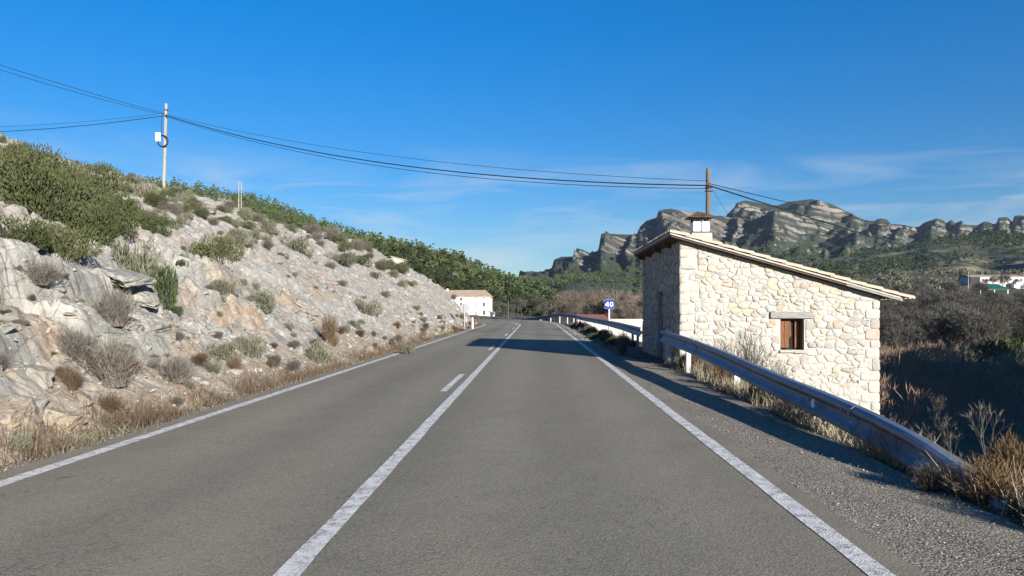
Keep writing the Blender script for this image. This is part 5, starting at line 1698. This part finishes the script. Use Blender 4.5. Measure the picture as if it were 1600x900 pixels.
# thickets at the river, in the shade of the added ridge
n = 420
px = r.uniform(1330, 1760, n); Y = r.uniform(24, 105, n) ; x = (px - PX0) / F * Y
z = ground_h(x, Y)
ta = [bare_arrays(640 + i, 3, 1.0, 3, 2, .5, .012) for i in range(4)]
print('thicket quads', [len(a[1]) for a in ta])
V, Fc = scatter([a[0] for a in ta], [a[1] for a in ta], np.stack([x, Y, z - .1], 1), r.uniform(2.0, 5.2, n) * np.clip(Y / 45, .6, 1.15), r.uniform(0, 6.28, n))
stuff('thicket', V, Fc, L_WILLOW, 'tangle of leafless brown scrub by the river in shade', 'thicket')
saps = [make_mesh('crown', *bare_arrays(660 + i, 3, 1.0, 3, 3, .42, .012), L_BARE) for i in range(4)]
for px, Y, h, lab in ((1478, 12.5, 2.1, 'small pale leafless sapling just over the near guardrail'), (1500, 14, 2.4, 'pale twiggy sapling behind the orange brown bush'), (1540, 18, 3.6, 'tall pale sapling above the orange brown bush'),
                   (1460, 16, 2.0, 'low pale sapling left of the others below the guardrail'), (1575, 22, 4.2, 'tallest leafless sapling at the right edge of the bank'), (1420, 24, 2.6, 'leafless sapling nearest the right corner of the hut')):
    x = (px - PX0) / F * Y; z = float(ground_h(np.array([x]), np.array([Y]))[0])
    tree_from('bare_sapling', saps[int(r.integers(0, 4))], bare_trunk, (x, Y, z - .1), h * .6, lab, 'saplings below the guardrail', 'sapling')
# evergreen clumps in the valley
for px, Y, rad, h, kind, lab in ((1560, 118, 3.6, 6.0, 'dark', 'dark evergreen clump at the right edge among bare trees'), (1595, 150, 4.0, 7.5, 'dark', 'tall dark evergreen at the right edge below the farm'),
                                 (1510, 205, 4.2, 4.5, 'dark', 'rounded dark green bush below the open shed'), (1440, 112, 2.2, 2.2, 'dark', 'low dark bush on the green bank'), (1485, 300, 2.5, 5, 'dark', 'dark bush left of the open shed')):
    x = (px - PX0) / F * Y
    put_bush(kind, (x, Y, float(ground_h(np.array([x]), np.array([Y]))[0])), rad, h, lab)
x = (1502 - PX0) / F * 330
t = tree_from('cypress_tree', D.meshes.new('tmp'), bare_trunk, (x, 330, float(ground_h(np.array([x]), np.array([330.]))[0])), 1, 'slim dark cypress left of the farmhouse', None, 'cypress')
V, Fc = bush_arrays(701, 900, 14, (0.2, 0.12), 1.5); V = V * np.array([1.1, 1.1, 8.5]); t.children[1].data = make_mesh('crown', V, Fc, L_DARK)
t.children[0].scale = (6, 6, 6)
# grass on the far bank
n = 16000
px = r.uniform(1330, 1700, n); Y = r.uniform(104, 150, n); x = (px - PX0) / F * Y; z = ground_h(x, Y)
V, Fc, T = strand_arrays(711, n, 0, .5, .5, .16, .4, .1, C=np.stack([x, Y, z], 1), hv=r.uniform(.2, .6, n))
stuff('bank_grass', V, Fc, L_GRASS, 'green grass on the far river bank under the bare trees', 'grass')
# scrub over the valley slopes beyond
n = 4200
px = r.uniform(880, 1720, n); Y = r.uniform(230, 720, n); x = (px - PX0) / F * Y; z = ground_h(x, Y)
keep = r.random(n) < np.clip(vnoise(x * .02, Y * .02, 77) * 1.6 - .15, .15, 1)
keep &= ~((px > 1490) & (px < 1640) & (Y < 335) & (Y > 262))
x, Y, z = x[keep], Y[keep], z[keep]; n = len(x)
V, Fc = scatter([a[0] for a in va2], [a[1] for a in va2], np.stack([x, Y, z], 1), r.uniform(.8, 3.2, n), r.uniform(0, 6.28, n))
stuff('valley_scrub', V, Fc, L_GREY, 'grey green scrub over the rising valley floor', 'scrub')

# ------------------------------------------------------------------ plants along the guardrail
def gz_(x, y): return float(ground_h(np.array([x]), np.array([y]))[0])
def rail_bush(kind, x, y, rad, h, lab, group=None):
    put_bush(kind, (x, y, gz_(x, y)), rad, h, lab, group, *(('weed_clump', 'weed') if group else ()))
rail_bush('rust', 3.46, 5.65, .36, .38, 'rusty brown dry bush swallowing the buried end of the guardrail')
rail_bush('rust', 3.95, 6.1, .36, .52, 'tall orange brown dry bush behind the buried guardrail end')
rail_bush('brown', 3.75, 5.0, .36, .36, 'low brown dry bush at the right edge by the guardrail end')
rail_bush('twig', 3.20, 6.0, .22, .26, 'grey dry bush in front of the buried guardrail end')
rail_bush('dark', 3.62, 5.15, .30, .24, 'dark weedy plant at the lower right corner of the shoulder')
rail_bush('sparse', 5.15, 17.9, .8, 1.5, 'tall leafless bush against the sunlit hut wall')
rail_bush('sparse', 4.6, 18.2, .5, 1.0, 'leafless bush against the hut wall left of the tall one')
rail_bush('sparse', 5.7, 17.5, .5, .9, 'leafless bush against the hut wall under the window')
rail_bush('twig', 2.72, 23.2, .30, .85, 'tangled dry weed standing in the hut shadow by the edge line')
for k in range(34):
    y = r.uniform(9.5, 19.5); x = 3.62 + r.uniform(0, .3 if y < 13 else .9)
    rail_bush(r.choice(['brown', 'twig', 'grey']), x, y, r.uniform(.18, .38), r.uniform(.25, .55), 'dry clump under the near guardrail', 'dry clumps under the near guardrail')
for k in range(46):
    s = r.uniform(27, 66); q = road_pt(2.75 + r.uniform(0, 1.1), s)
    rail_bush(r.choice(['olive', 'twig', 'grey', 'twig']), q[0], q[1], r.uniform(.2, .42), r.uniform(.25, .55), 'low weed clump between edge line and far guardrail', 'weeds along the far guardrail')
n = 9000
y = np.exp(r.uniform(math.log(4.6), math.log(19.5), n)); x = 3.42 + np.abs(r.normal(0, 1, n)) * np.where(y < 13, .14, .45) - .08
keep = r.random(n) < np.clip(vnoise(x * 1.5, y * 1.1, 99) * 1.7 - .25, .05, 1); x, y = x[keep], y[keep]; n = len(x)
V, Fc, T = strand_arrays(721, n, 0, .3, .5, .008, .5, .2, C=np.stack([x, y, ground_h(x, y)], 1), hv=r.uniform(.08, .36, n))
stuff('rail_grass', V, Fc, L_STRAW, 'dry straw grass under the near guardrail', 'grass')
n = 2200
y = np.exp(r.uniform(math.log(5), math.log(60), n)); x = -4.62 - np.abs(r.normal(0, .28, n))
V, Fc = scatter([a[0] for a in ra], [a[1] for a in ra], np.stack([x, y, np.maximum(hill_h(x, y), -.02)], 1), r.uniform(.010, .030, n) * (y / 9) ** .5, r.uniform(0, 6.28, n))
stuff('edge_grit', V, Fc, ROCKP, 'loose grit spilled along the left road edge', 'gravel')
n = 2600
y = np.exp(r.uniform(math.log(3.6), math.log(20), n)); x = 2.1 + r.uniform(0, 1.5, n) ** 1.0
V, Fc = scatter([a[0] for a in ra], [a[1] for a in ra], np.stack([x, y, -.012 + 0 * x], 1), r.uniform(.008, .026, n), r.uniform(0, 6.28, n))
stuff('gravel', V, Fc, ROCKP, 'loose pale gravel on the right shoulder', 'gravel')
n = 1500
s = r.uniform(24, 66, n); x = 2.2 + r.uniform(0, 1.6, n)
V, Fc = scatter([a[0] for a in ra], [a[1] for a in ra], np.stack([x, s, -.01 + 0 * x], 1), r.uniform(.03, .09, n), r.uniform(0, 6.28, n))
stuff('verge_gravel', V, Fc, ROCKP, 'stony verge between edge line and far guardrail', 'gravel')

# ------------------------------------------------------------------ thin blue air
hm = D.materials.new('haze'); hm.use_nodes = True
ht = hm.node_tree; ht.nodes.clear()
ho = ht.nodes.new('ShaderNodeOutputMaterial'); hv_ = ht.nodes.new('ShaderNodeVolumePrincipled')
hv_.inputs['Color'].default_value = (0.62, 0.74, 0.92, 1); hv_.inputs['Density'].default_value = 0.00004
hv_.inputs['Anisotropy'].default_value = 0.2
ht.links.new(hv_.outputs[0], ho.inputs['Volume'])
m = MB(); m.box((-3700, -420, -40), (4700, 4800, 420)); o = m.build('haze', hm); o['kind'] = 'stuff'; tag(o, 'thin blue haze over the far mountains', 'haze')
